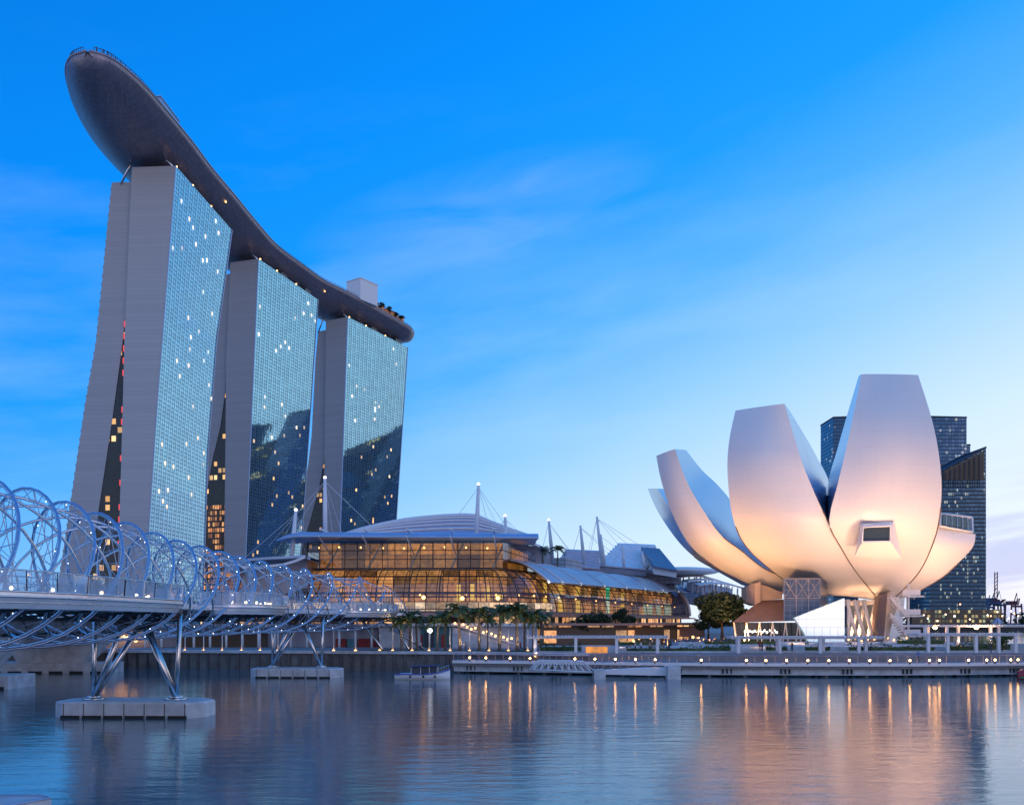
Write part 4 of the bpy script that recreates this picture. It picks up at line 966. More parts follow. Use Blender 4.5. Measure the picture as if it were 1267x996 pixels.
for k, (y0, y1) in enumerate(((740, 762), (762, 785))):
    for i in range(9):
        x = 1104+i*2.0; yy = y0+(y1-y0)*i/8; p = P(x, yy, 184); m.box(p, (1.0, 2.4, .25))
    m.prism([P(1102, y0+1, 183), P(1122, y1+3, 183), P(1122, y1-2, 183), P(1102, y0-4, 183)], (0, .15, 0))
for y in (738, 762, 787): m.box(P(1128, y, 185), (3.6, 3.5, .3)); m.box(P(1128, y-5, 183.4), (3.6, .1, 1.1))
m.tube([P(1124, 800, 184), P(1124, 722, 184)], .22, 6)
m.build('escape_stair', M['museum'], mu)
m = MB(); m.prism([P(1085, 797, 190), P(1100, 797, 190), P(1106, 735, 196), P(1092, 735, 196)], (6, 8, 0)); m.build('inner_core', M['museum'], mu)
m = MB(); m.prism([P(905, 802, 183), P(1135, 802, 183), P(1135, 799, 183), P(905, 799, 183)], (0, 26, 0)); m.build('plinth', M['paving'], mu)
m = MB()
for k in range(10): m.sphere(P(1050+k*8, 791+2*math.sin(k*4), 186), .22, 6)
m.build('forecourt_lamp', M['lampsoft'], mu)
def spot(loc, aim, e, size, col=(1, .53, .28), rad=2.2, blend=.9):
    l = bpy.data.lights.new('floodlight', 'SPOT'); o = bpy.data.objects.new('floodlight', l); sc.collection.objects.link(o)
    l.energy = e; l.color = col; l.spot_size = R(size); l.spot_blend = blend; l.shadow_soft_size = rad
    o.location = loc; o.rotation_euler = (Vector(aim)-Vector(loc)).to_track_quat('-Z', 'Y').to_euler(); return o
spot((72, 148, 3.6), P(1098, 600, 170), 104000, 72, rad=3)
spot((88, 158, 3.4), P(1130, 680, 180), 32000, 65)
spot((63, 158, 3.4), P(1040, 700, 185), 50000, 75)
spot((42, 150, 3.8), P(965, 620, 184), 25000, 85, rad=4)
spot((18, 150, 3.8), P(920, 600, 186), 30000, 60, rad=3)
spot((52, 162, 3.8), P(990, 700, 186), 16000, 90)
spot((40, 176, 3.6), P(900, 670, 194), 34000, 95, (1, .46, .14))
spot((48, 186, 3.6), P(950, 715, 199), 15000, 110, (1, .5, .2))
spot((100, 176, 3.6), P(1180, 680, 188), 40000, 90)
spot((74, 190, 4.0), P(1090, 735, 198), 11000, 120)
# ================================================================== double helix footbridge
br = thing('footbridge', 'double helix steel footbridge with glowing blue tubes running in from the left', 'footbridge', (-31, 70, 0))
BP = [(-32.0, 28), (-33.2, 40), (-33.9, 52), (-33.8, 64), (-32.7, 77), (-32.7, 92), (-33.1, 106), (-32.4, 120), (-30.6, 134), (-27.8, 148), (-24.2, 161), (-20.5, 171)]
bc = [Vector(p) for p in cat_rom(BP, 400)]
sl_ = [0.0]
for a, b in zip(bc[:-1], bc[1:]): sl_.append(sl_[-1]+(b-a).length)
import bisect
def bpt(s):
    s = max(0, min(sl_[-1]-1e-4, s)); i = bisect.bisect_right(sl_, s)-1; i = min(i, len(bc)-2)
    t = (s-sl_[i])/(sl_[i+1]-sl_[i]); p = bc[i].lerp(bc[i+1], t); d = (bc[i+1]-bc[i]).normalized(); return p, d, Vector((d.y, -d.x))
def s_at(y): return min(range(len(bc)), key=lambda k: abs(bc[k].y-y)) and sl_[min(range(len(bc)), key=lambda k: abs(bc[k].y-y))]
ZC, RO, RI_ = 11.15, 4.65, 4.0
S1 = s_at(156)
def hp(s, phi, r, zc=ZC):
    p, d, n = bpt(s); f = max(0, min(1, (81-p.y)/20)); r *= 1+.19*f; zc += .5*f
    return Vector((p.x+n.x*r*math.cos(phi), p.y+n.y*r*math.cos(phi), zc+r*math.sin(phi)))
PO, PI_ = 32.0, 32.0; s0 = s_at(61.3)
PK = [(20, -8.4), (32, -6), (46.5, -3), (51.5, -2), (56.5, -1), (61.3, 0), (66, 1), (70.2, 2), (74.3, 3), (79.3, 4), (85.5, 5), (92, 6), (98.8, 7), (106.5, 8), (115, 9), (123.5, 10), (131.5, 11), (141, 12), (154, 13), (175, 15)]
def pk(y):
    for (a, i), (b, j) in zip(PK[:-1], PK[1:]):
        if y <= b: return i+(j-i)*(y-a)/(b-a)
    return 15
PKT = [sum(pk(bc[i].y+d_) for d_ in (-3, -2, -1, 0, 1, 2, 3))/7 for i in range(0, len(bc))]
def turn(s):
    s = max(0, min(sl_[-1]-1e-4, s)); i = min(bisect.bisect_right(sl_, s)-1, len(bc)-2); t = (s-sl_[i])/(sl_[i+1]-sl_[i]); return (PKT[i]*(1-t)+PKT[i+1]*t)/5
def outer(k, s): return math.pi/2+2*math.pi*(turn(s)+k/5)
def inner(k, s): return math.pi/2-2*math.pi*(turn(s)+k/5+.1)
for k in range(5):
    m = MB(); ss = [S1*i/190 for i in range(191)]; m.tube([hp(s, outer(k, s), RO) for s in ss], .09, 7); o = m.build('outer_helix_tube', M['steel_blue'], br)
    m = MB(); m.tube([hp(s, outer(k, s), RO-.13) for s in ss], .035, 4); m.build('led_strip', M['ledblue'], o)
    m = MB()
    for i in range(0, int(S1/3.1)):
        s = i*3.1; m.sphere(hp(s, outer(k, s), RO-.2), .035 if s < 60 else .05, 4)
    m.build('led_points', M['leddot'], o)
for k in range(5):
    m = MB(); m.tube([hp(s, inner(k, s), RI_) for s in ss], .10, 6); m.build('inner_helix_tube', M['steel'], br)
m = MB()
nst = int(S1/.85)
for k in range(5):
    for i in range(nst):
        s = i*.85; po = outer(k, s); a = hp(s, po, RO)
        best = []
        for j in range(5):
            for ds in (-4, -2.4, -1.0, 0, 1.0, 2.4, 4):
                q = hp(s+ds, inner(j, s+ds), RI_); best.append(((q-a).length, j, ds, q))
        best.sort(key=lambda t: t[0])
        q1 = best[0]; m.tube([a, q1[3]], .028, 4, False)
        q2 = next((b for b in best if b[1] != q1[1] and b[0] < 6.5), None)
        if q2: m.tube([a, q2[3]], .026, 4, False)
        if i % 2 == 0:   # long spokes down to the deck
            p, d, n = bpt(s+2.0*math.cos(po)); sd = 3.1 if math.cos(po) > 0 else -3.1
            if math.sin(po) > .1: m.tube([a, (p.x+n.x*sd, p.y+n.y*sd, 9.6)], .035, 4, False)
m.build('spoke_rods', M['rod'], br)
# deck
m = MB(); ss = [sl_[-1]*i/120 for i in range(121)]; rows_ = []
for s in ss:
    p, d, n = bpt(s); rows_.append([Vector((p.x+n.x*o_, p.y+n.y*o_, z)) for o_, z in ((-3, 9.65), (3, 9.65), (3.15, 9.55), (3.15, 9.15), (2.5, 8.95), (-2.5, 8.95), (-3.15, 9.15), (-3.15, 9.55))])
m.grid(rows_, close=True, smooth=False); m.prism(rows_[-1], (.05, .1, 0)); m.build('deck', M['podsteel'], br)
m = MB()
for s in [i*2.4 for i in range(int(sl_[-1]/2.4))]:
    p, d, n = bpt(s); m.tube([(p.x+n.x*3.2, p.y+n.y*3.2, 9.0), (p.x, p.y, 8.1), (p.x-n.x*3.2, p.y-n.y*3.2, 9.0)], .09, 4)
    m.tube([(p.x, p.y, 8.1), hp(s+1.2, -math.pi/2, RI_)], .06, 4)
for sd in (-1, 0, 1): m.tube([Vector((bpt(s)[0].x+bpt(s)[2].x*sd*2.2, bpt(s)[0].y+bpt(s)[2].y*sd*2.2, 8.1 if sd == 0 else 8.7)) for s in ss], .12, 5)
m.build('under_deck_frame', M['steel_dark'], br)
m = MB()
for sd in (-3.0, 3.0):
    pts = [Vector((bpt(s)[0].x+bpt(s)[2].x*sd, bpt(s)[0].y+bpt(s)[2].y*sd, 9.65)) for s in ss]; railing(m, None, pts, 1.2, .035, 1)
    for h_ in (.3, .6, .9): m.tube([p+Vector((0, 0, h_)) for p in pts], .015, 3)
m.build('railing', M['steel'], br)
# canopies of fine mesh overhead on inner side
# viewing pods
PODS = [((-32.8, 62), 16.5, 5.9, 'nearest'), ((-31.4, 97), 9, 6.2, 'middle'), ((-26.6, 150), 9.5, 6.0, 'far')]
pod_edges = []
for (cx_, cy_), hl, hwid, nm in PODS:
    p, d, n = bpt(s_at(cy_)); base = Vector((cx_, cy_))
    def pe(t, k=1.0, z=9.7):
        v = base+d*(hl*k*math.copysign(abs(math.cos(t))**.75, math.cos(t)))+n*(hwid*k*abs(math.sin(t))**.62); return Vector((v.x, v.y, z))
    ts = [math.pi*i/32 for i in range(33)]
    m = MB(); ring = [pe(t) for t in ts]
    m.grid([[v, v+Vector((0, 0, -.25)), v+Vector((0, 0, -.3))-Vector((n.x, n.y, 0))*.05, v+Vector((0, 0, -.95))-Vector((n.x, n.y, 0))*.5] for v in ring], smooth=False, flip=True)
    m.face([v+Vector((0, 0, .0)) for v in ring]); m.face([v+Vector((0, 0, -.95))-Vector((n.x, n.y, 0))*.5 for v in ring][::-1])
    pod = m.build('viewing_pod', M['podsteel'], br)
    m = MB(); m.tube([v+Vector((0, 0, -.27)) for v in ring], .06, 6); m.tube([v+Vector((0, 0, .03)) for v in ring], .07, 6); m.tube([v+Vector((0, 0, -.6))-Vector((n.x, n.y, 0))*.25 for v in ring], .035, 5); m.build('rim_trim', M['steel'], pod)
    m = MB(); m.grid([[pe(t, 1, 9.75), pe(t, 1.015, 10.9)] for t in ts], [[(i*.8, .1), (i*.8, 1.2)] for i in range(33)], smooth=False); m.build('glass_balustrade', M['podglass'], pod)
    m = MB(); m.tube([pe(t, 1.015, 10.95) for t in ts], .05, 5)
    for t in ts[::3]: m.tube([pe(t, 1, 9.7), pe(t, 1.015, 10.95)], .04, 4)
    m.build('handrail', M['steel'], pod)
    m = MB()
    for t in ts[4:-2:4]: m.sphere(pe(t, .72, 10.0), .13 if cy_ < 80 else .16, 6)
    m.build('floor_lamp', M['podlight'], pod)
    m = MB()
    for t in ts[2:-2:3]: v = pe(t, .8, 8.7); q = bpt(s_at(v.y))[0]; m.tube([v, (q.x, q.y, 8.2)], .09, 4)
    m.build('pod_bracket', M['steel_dark'], pod)
    pod_edges.append((pe, n, d))
# piers
def pier(cx_, cy_, ang, hl, ztop, dep):
    base = Vector((cx_, cy_, 0)); rot = Matrix.Rotation(ang, 3, 'Z')
    def T(x, y, z): return base+rot @ Vector((x, y, z))
    out = [(-hl, -dep*.25), (-hl+1.2, -dep*.5), (hl-1.2, -dep*.5), (hl, -dep*.25), (hl, dep*.25), (hl-1.2, dep*.5), (-hl+1.2, dep*.5), (-hl, dep*.25)]
    rows = [[T(x*k, y*k, z) for x, y in out] for k, z in ((1, -.6), (1, .12), (1, ztop-.2), (.985, ztop-.06), (.95, ztop), (.0, ztop))]
    m = MB(); m.grid(rows, close=True, smooth=False); cap = m.build('pile_cap', M['concrete'], br)
    m = MB()
    for k in range(7):
        x = -hl+1.3+k*(2*hl-2.6)/6
        m.hexa([T(x-.03, -dep*.5-.03, .1), T(x+.03, -dep*.5-.03, .1), T(x+.03, -dep*.5+.02, .1), T(x-.03, -dep*.5+.02, .1), T(x-.03, -dep*.5-.03, ztop-.15), T(x+.03, -dep*.5-.03, ztop-.15), T(x+.03, -dep*.5+.02, ztop-.15), T(x-.03, -dep*.5+.02, ztop-.15)])
    m.build('joint', M['steel_dark'], cap)
    m = MB()
    for k in range(6):
        x = -hl+1.9+k*(2*hl-3.8)/5
        m.hexa([T(x-.75, -dep*.5-.22, -.3), T(x+.75, -dep*.5-.22, -.3), T(x+.75, -dep*.5+.02, -.3), T(x-.75, -dep*.5+.02, -.3), T(x-.75, -dep*.5-.22, .22), T(x+.75, -dep*.5-.22, .22), T(x+.75, -dep*.5+.02, .22), T(x-.75, -dep*.5+.02, .22)])
    m.build('rubber_fender', M['rubber'], cap)
    for sd in (-1, 1):
        f = T(sd*3.55, -.3, ztop); m = MB(); m.tube([f, f+Vector((0, 0, .18))], .95, 14); m.tube([f+Vector((0, 0, .18)), f+Vector((0, 0, .35))], .6, 12); m.build('leg_foot', M['steel'], cap)
        for tx, ty, tz in ((sd*3.7, .2, 8.9), (sd*.95, -.6, 7.6), (sd*.35, 1.4, 7.6)):
            m = MB(); m.tube([f+Vector((0, 0, .2)), T(tx, ty, tz)], [.26, .22] if abs(tx) < 2 else [.20, .20], 12); m.build('pier_leg', M['steel'], br)
    m = MB(); m.tube([T(-3.9, 0, 8.8), T(3.9, 0, 8.8)], .22, 8); m.tube([T(-3.7, .2, 8.7), T(0, .4, 7.3), T(3.7, .2, 8.7)], .2, 8)
    for dyy in (-9, 9): m.tube([T(0, 0, 7.4), T(0, dyy, 8.6)], .2, 8); m.tube([T(0, 0, 7.4), T(sd*2.5, dyy*.8, 8.8)], .12, 6)
    m.build('pier_head_frame', M['steel_dark'], br)
pier(-32.1, 76, -.03, 6.4, 1.35, 4.6)
pier(-31.0, 128.5, -.05, 6.5, 1.35, 4.6)
for a, b in (((-21.5, 157, 8.9), (-17.6, 152, 3.2)), ((-26.5, 155, 8.9), (-22, 151, 3.2)), ((-24, 157, 8.6), (-15.5, 156, 3.2))):
    m = MB(); m.tube([a, b], .22, 8); m.build('shore_strut', M['steel'], br)
m = MB()
for sd in (-1, 1):
    pts = []
    for i in range(20):
        t = i/19; s = S1+t*11; p, d, n = bpt(s); pts.append(Vector((p.x+n.x*sd*3.2, p.y+n.y*sd*3.2, ZC+3.2-t*t*4.6)))
    m.tube(pts, .12, 6)
    for i in range(0, 20, 2): m.tube([pts[i], Vector((pts[i].x, pts[i].y, 9.7))], .05, 4)
m.build('end_hoops', M['steel'], br)
# ================================================================== road bridge behind at the far left
rb = thing('road_bridge', 'dark concrete road bridge on sloping piers behind the footbridge at the far left', 'road bridge', (-72, 110, 0))
m = MB(); d0, d1 = Vector((-52, 20)), Vector((-66, 156)); dd = (d1-d0).normalized(); nn = Vector((dd.y, -dd.x))
prof = [(0, 8.0), (-.4, 6.6), (-3, 5.9), (-13, 5.9), (-16, 6.6), (-16.4, 8.0), (-16.4, 7.5), (-.4, 7.5)]
m.grid([[Vector((p.x+nn.x*a, p.y+nn.y*a, z)) for a, z in prof[:6]] for p in (d0, d1)], close=True, smooth=False); m.build('deck', M['quay'], rb)
for yy in (108, 141):
    t = (yy-20)/136; c0 = d0.lerp(d1, t)-nn*8; m = MB()
    m.hexa([(c0.x-4.5, yy-2, .8), (c0.x+4.5, yy-2, .8), (c0.x+4.5, yy+2, .8), (c0.x-4.5, yy+2, .8), (c0.x-7.5, yy-2.2, 6.1), (c0.x+9, yy-2.2, 6.1), (c0.x+9, yy+2.2, 6.1), (c0.x-7.5, yy+2.2, 6.1)]); m.build('sloping_pier', M['concrete'], rb)
    m = MB(); m.box((c0.x, yy, .6), (19, 6, 2.0)); m.build('pile_cap', M['concrete'], rb)
    m = MB()
    for k in range(6): m.box((c0.x-8+k*3.2, yy-3.08, .1), (2, .2, .45))
    m.build('rubber_fender', M['rubber'], rb)
# ================================================================== boardwalk
bw = thing('boardwalk', 'long pale waterfront boardwalk on piles curving past the museum', 'boardwalk', (50, 133, 0))
BW = [(-9.2, 138), (0, 135.6), (8, 133.6), (16, 131.3), (24, 129.6), (34, 128), (46, 127.3), (58, 127.6), (70, 129.2), (80, 132), (90, 136.5), (100, 143), (108, 151)]
bwp = [Vector(p) for p in cat_rom(BW, 100)]; bi = off_path(bwp, 7.5)
m = MB(); ZD = 1.95
m.grid([[(a.x, a.y, ZD), (b.x, b.y, ZD), (b.x, b.y, ZD-.9), (a.x+.0, a.y, ZD-.75)] for a, b in zip(bwp, bi)], close=True, smooth=False)
m.prism([(bwp[0].x, bwp[0].y, ZD-.75), (bi[0].x, bi[0].y, ZD-.75), (bi[0].x, bi[0].y, ZD-.01), (bwp[0].x, bwp[0].y, ZD-.01)], (-.1, 0, 0)); m.build('deck', M['deck'], bw)
m = MB(); o1 = off_path(bwp, -.25); m.grid([[(a.x, a.y, ZD+.08), (b.x, b.y, ZD+.08), (b.x, b.y, ZD-.35), (a.x, a.y, ZD-.35)] for a, b in zip(o1, off_path(bwp, .3))], close=True, smooth=False); m.build('edge_beam', M['white'], bw)
m = MB(); o2 = off_path(bwp, .5); m.grid([[(a.x, a.y, ZD-.4), (b.x, b.y, ZD-.4), (b.x, b.y, .3), (a.x, a.y, .3)] for a, b in zip(o2, off_path(bwp, 1.2))], close=True, smooth=False); m.build('lower_beam', M['concrete'], bw)
m = MB()
for i in range(1, 100, 4):
    a, b = bwp[i], bi[i]; 
    for t in (.12, .5, .9): v = a.lerp(b, t); m.tube([(v.x, v.y, -1), (v.x, v.y, ZD-.3)], .28, 8)
m.build('support_piles', M['quay'], bw)
m = MB()
for i in range(3, 98, 6):
    a = o2[i]
    for q in (-.6, 0, .6): m.box((a.x+q, a.y-.1, .9), (.18, .25, .8))
m.build('fender_bars', M['rubber'], bw)
m = MB(); rp = off_path(bwp, .4); rp2 = [Vector((p.x, p.y, ZD)) for p in rp]
m.tube([p+Vector((0, 0, 1.15)) for p in rp2], .05, 4); m.tube([p+Vector((0, 0, .2)) for p in rp2], .03, 4)
m.tube([p+Vector((0, 0, .52)) for p in rp2], .02, 3); m.tube([p+Vector((0, 0, .84)) for p in rp2], .02, 3)
for a, b in zip(rp2[:-1], rp2[1:]): m.tube([a, a+Vector((0, 0, 1.15))], .035, 4)
m.build('railing', M['greymetal'], bw)
# deck lamps along the edge (real positions from the photo)
lampx = [580, 606, 632, 659, 712, 739, 761, 788, 813, 870, 925, 951, 977, 1003, 1028, 1053, 1077, 1100, 1123, 1144, 1165, 1202, 1218, 1234, 1248, 1261]
o3 = off_path(bwp, -.15); proto = None
for k, px in enumerate(lampx):
    kx = (px-CX)/F; j = min(range(len(o3)), key=lambda i: abs(o3[i].x/o3[i].y-kx)); v = o3[j]
    lab = '%s warm deck lamp from the left on the boardwalk edge' % ORD[k]
    if proto is None:
        proto = thing('deck_lamp', lab, 'lamp', (v.x, v.y-.15, ZD+.1), 'warm lamps along the boardwalk edge')
        m = MB(); m.tube([(0, 0, -.1), (0, 0, .3)], .12, 8); o = m.build('housing', M['steel_dark'], proto, keep=False); o.matrix_parent_inverse = Matrix()
        m = MB(); m.sphere((0, -.05, .42), .14, 8); o = m.build('bulb', M['lamp'], proto, keep=False); o.matrix_parent_inverse = Matrix()
    else: copy_thing(proto, (v.x, v.y-.15, ZD+.1), lab)
# access ramp with truss rails and small pontoon
rp_ = thing('access_ramp', 'pale truss sided ramp sloping along the front of the boardwalk', 'ramp', P(700, 830, 125))
m = MB(); A0, A1 = P(655, 826, 126.5), P(735, 828, 126.0); A0.z = 1.3; A1.z = .95
for yy in (0, 1.8):
    o_ = Vector((0, -yy, 0)); tp0, tp1 = A0+o_+Vector((1.3, 0, 1.25)), A1+o_+Vector((-1.6, 0, 1.5))
    m.tube([A0+o_, A1+o_], .09, 5); m.tube([A0+o_, tp0, tp1, A1+o_], .08, 5)
    n_ = 9
    for k in range(n_):
        a = (A0+o_).lerp(A1+o_, (k+.5)/n_); b = tp0.lerp(tp1, k/n_); c2 = tp0.lerp(tp1, (k+1)/n_); m.tube([b, a], .05, 4); m.tube([a, c2], .05, 4)
m.build('truss', M['white'], rp_)
m = MB(); m.prism([A0, A1, A1+Vector((0, -1.8, 0)), A0+Vector((0, -1.8, 0))], (0, 0, .08)); m.build('walkway', M['deck'], rp_)
pn = thing('pontoon', 'low concrete floating pontoon sloping up beside the truss ramp', 'pontoon', P(780, 832, 125))
m = MB(); m.prism([P(735, 834, 125.5), P(838, 836, 125.0), P(838, 826.5, 125.0), P(800, 826.5, 125.2), P(735, 830, 125.5)], (0, 2.5, 0)); m.build('hull', M['white'], pn)
m = MB(); m.box(P(741, 834, 125.2)-Vector((0, 0, .1)), (1.6, 3, 1.6)); m.box(P(832, 832, 125.0), (1.8, 3, 1.9)); m.build('mooring_block', M['concrete'], pn)
m = MB()
rr_ = [P(736+k*10.2, 829-k*.3, 125.0) for k in range(11)]
railing(m, None, rr_, 1.1, .035, 1); m.build('railing', M['steel'], pn)
# stepped promenade terraces with hedges
def ledge(name, pxs, Y, ztop, mt, d=3.0):
    m = MB(); a, b = PX(pxs[0], Y, 1.9), PX(pxs[1], Y, 1.9); m.prism([a, b, (b.x, b.y, ztop), (a.x, a.y, ztop)], (0, d, 0)); return m.build(name, mt, kind='structure')
ledge('terrace', (662, 1262), 143.2, 3.25, M['concrete'], 1.0)
ledge('terrace', (668, 905), 150, 3.7, M['concrete'], 10)
ledge('terrace', (905, 1190), 152, 3.75, M['concrete'], 12)
ledge('terrace', (840, 1180), 164, 4.1, M['concrete'], 10)
def hedge(px0, px1, Y, z0, h, dpt, seed, label):
    a, b = PX(px0, Y, z0), PX(px1, Y, z0); rr = random.Random(seed); m = MB(); L_ = (b-a).length
    h *= 1.35; n = int(L_*h*dpt*30)
    for _ in range(n):
        t = rr.random(); hh = h*(.75+.35*math.sin(t*L_*1.1+seed)+.15*math.sin(t*L_*3.7)); p = a.lerp(b, t)+Vector((0, rr.random()*dpt, max(.05, hh*(rr.random()**.6))))
        u = Vector((rr.uniform(-1, 1), rr.uniform(-1, 1), rr.uniform(-.5, 1))).normalized(); v = u.cross(Vector((rr.uniform(-1, 1), rr.uniform(-1, 1), rr.uniform(-1, 1)))).normalized(); s = rr.uniform(.08, .2)
        m.face([p-u*s, p-v*s*.6, p+u*s, p+v*s*.6])
    m.box(a.lerp(b, .5)+Vector((0, dpt/2, h*.25)), (L_*.98, dpt*.6, h*.45))
    o = m.build('hedge', M['leaf2'], None); o['label'] = label; o['category'] = 'hedge'; o['group'] = 'low hedges on the promenade terraces'
hedge(668, 725, 148, 3.1, 1.1, 1.6, 1, 'low hedge behind the left columns of the left pergola')
hedge(775, 905, 146, 3.1, .75, 1.3, 2, 'long low hedge right of the lit sign panel')
hedge(762, 812, 155, 3.9, .8, 1.5, 3, 'upper hedge on the terrace behind the left pergola')
hedge(873, 963, 157, 4.0, .8, 1.5, 4, 'upper hedge in front of the glass foyer of the museum')
hedge(872, 905, 147.5, 3.2, .9, 1.2, 5, 'short dark hedge left of the middle pergola')
hedge(949, 975, 147, 3.2, .9, 1.2, 6, 'small hedge between the first columns of the middle pergola')
hedge(998, 1028, 147, 3.2, .95, 1.2, 7, 'small hedge below the pale glass fin')
hedge(1052, 1158, 147, 3.2, .9, 1.3, 8, 'long hedge between the middle and right pergolas')
hedge(1113, 1170, 157, 4.0, 1.1, 1.6, 9, 'upper hedge right of the museum stair')
hedge(1175, 1215, 148, 3.2, 1.1, 1.5, 10, 'hedge behind the left columns of the right pergola')
hedge(1218, 1252, 150, 3.2, 1.3, 2.0, 11, 'tall ragged hedge at the right end of the promenade')
hedge(1210, 1245, 160, 3.4, 1.0, 1.6, 12, 'hedge between the two right pergolas')
# pergolas
def pergola(label, px0, px1, Y, ztop, cols, zb=3.0, lit=(), wd=3.0, Y1=None):
    Y1 = Y if Y1 is None else Y1
    a, b = PX(px0, Y, ztop), PX(px1, Y1, ztop); root = thing('pergola', label, 'pergola', (a.x, Y, zb), 'white pergolas on the promenade')
    m = MB(); u = (b-a).normalized(); 
    for k in range(2): m.hexa([v+Vector((0, k*wd, 0)) for v in (a, b, b+Vector((0, .25, 0)), a+Vector((0, .25, 0)), a+Vector((0, 0, .22)), b+Vector((0, 0, .22)), b+Vector((0, .25, .22)), a+Vector((0, .25, .22)))])
    n_ = int((b-a).length/.55)
    for k in range(n_+1):
        p = a.lerp(b, k/n_)+Vector((0, -.5, .24)); m.hexa([p+Vector(q) for q in ((-.13, 0, 0), (.13, 0, 0), (.13, wd+1.2, 0), (-.13, wd+1.2, 0), (-.13, 0, .2), (.13, 0, .2), (.13, wd+1.2, .2), (-.13, wd+1.2, .2))])
    m.build('slatted_roof', M['white'], root)
    for k, px in enumerate(cols):
        t = (px-px0)/(px1-px0); p = a.lerp(b, t)+Vector((0, .12 + (wd if k % 2 and len(cols) > 5 else 0), 0))
        m = MB(); m.box((p.x, p.y, (zb+ztop)/2), (.46, .42, ztop-zb)); m.build('column', M['white'], root)
        m = MB(); m.box((p.x-.0, p.y-.75, zb+.06), (.3, .25, .12)); m.build('uplight', M['lampsoft'], root)
        l = bpy.data.lights.new('uplight_lamp', 'SPOT'); l.energy = 260; l.color = (1, .72, .48); l.spot_size = R(70); l.spot_blend = 1; l.shadow_soft_size = .1
        lo_ = bpy.data.objects.new('uplight_lamp', l); sc.collection.objects.link(lo_); lo_.location = (p.x, p.y-.95, zb+.15); lo_.rotation_euler = Vector((0, .32, 1)).to_track_quat('-Z', 'Y').to_euler(); lo_.parent = root; lo_.matrix_parent_inverse = root.matrix_basis.inverted()
pergola('leftmost white pergola above the lit orange sign panel', 652, 826, 140.5, 5.35, [662, 712.5, 763, 813.5], 2.5)
pergola('middle white pergola in front of the pale glass fin', 905, 1092, 141, 5.25, [914, 918, 965, 969, 1015, 1027, 1063, 1081], 2.5)
pergola('right white pergola with columns over hedges', 1135, 1262, 143, 5.7, [1149, 1173, 1208, 1236, 1257], 2.5)
pergola('farther white pergola behind the right one with lights above', 1125, 1272, 165, 7.0, [1145, 1158, 1172, 1196, 1226, 1247], 3.3)
for px, py in ((1157, 776.5), (1208, 776.5)):
    t_ = thing('roof_lamp', 'bright white lamp above the far right pergola, %s one' % ('left' if px < 1200 else 'right'), 'lamp', P(px, py, 164), 'bright lamps above the far right pergola')
    m = MB(); m.tube([P(px, py+3, 165.5), P(px, py, 165.5)], .1, 5); m.build('bracket', M['steel'], t_); m = MB(); m.sphere(P(px, py-1.0, 165.5), .42, 8); m.build('bulb', M['lamp'], t_)
# sign panel
sg = thing('sign_panel', 'blue grey free standing panel with glowing orange picture under the left pergola', 'sign', P(738, 814, 142))
m = MB(); m.prism([P(719.5, 815, 141.9), P(757, 815, 141.9), P(757, 798, 141.9), P(719.5, 798, 141.9)], (0, .35, 0)); m.build('frame', M['bluemetal'], sg)
def sign_mat():
    t = NT('orange_picture'); tcn = t.node('ShaderNodeTexCoord'); nz = t.node('ShaderNodeTexNoise', {'Vector': tcn.outputs['Object'], 'Scale': .9, 'Detail': 4})
    t.P(base=(.05, .02, .01), em=t.mix(t.math('MULTIPLY_ADD', nz.outputs[0], 4, -1.6, clamp=True), (1, .36, .06), (.35, .16, .08)), es=.95); return t.m
m = MB(); m.prism([P(725, 809.5, 141.8), P(751.5, 809.5, 141.8), P(751.5, 800, 141.8), P(725, 800, 141.8)], (0, -.06, 0)); m.build('lit_picture', sign_mat(), sg)
# ================================================================== lamp posts on the left promenade
def post(px, Yp, h, k, lab, grp, zb=3.0, first=[None]):
    p = PX(px, Yp, zb)
    if first[0] is None:
        r = thing('lamp_post', lab, 'lamp post', p, grp)
        m = MB(); m.tube([(0, 0, 0), (0, 0, 3.9)], .09, 6); o = m.build('pole', M['white'], r); o.matrix_parent_inverse = Matrix()
        m = MB(); m.tube([(0, -.2, .02), (0, -.2, .18)], .22, 8); o = m.build('base_lamp', M['lampsoft'], r); o.matrix_parent_inverse = Matrix()
        m = MB(); m.tube([(0, 0, 3.9), (0, 0, 4.05)], .13, 8); o = m.build('cap', M['steel'], r); o.matrix_parent_inverse = Matrix()
        first[0] = r
    else: copy_thing(first[0], p, lab)
pp = [229, 252, 275, 299, 322, 344, 413, 440, 470, 486, 510, 531, 557, 581, 605, 629, 653]
for k, px in enumerate(pp): post(px, 152.2-.9*max(0, (px-440)/100) if px < 560 else 151-.4*(px-560)/100, 4, k, '%s slender white lamp post from the left along the quay promenade' % ORD[k], 'slender lamp posts on the quay promenade')
# warm spots put under the palms to light the crowns from below
for px in (497, 507, 541, 551, 569, 593, 618, 640, 660):
    l = bpy.data.lights.new('palm_uplight', 'SPOT'); l.energy = 650; l.color = (1, .66, .34); l.shadow_soft_size = .15; l.spot_size = R(95); l.spot_blend = 1
    o = bpy.data.objects.new('palm_uplight', l); sc.collection.objects.link(o); o.location = PX(px+3, 149.6, 3.25); o.rotation_euler = Vector((-.12, .30, 1)).to_track_quat('-Z', 'Y').to_euler()
gl = thing('street_lamp', 'white globe lamp on a tall pole in front of the red shop entrance', 'street lamp', P(532, 803, 155))
m = MB(); m.tube([P(532, 804, 155), P(532, 783, 155)], .08, 6); m.build('pole', M['white'], gl); m = MB(); m.sphere(P(532, 780, 155), .42, 10); m.build('globe', M['lampwhite'], gl)
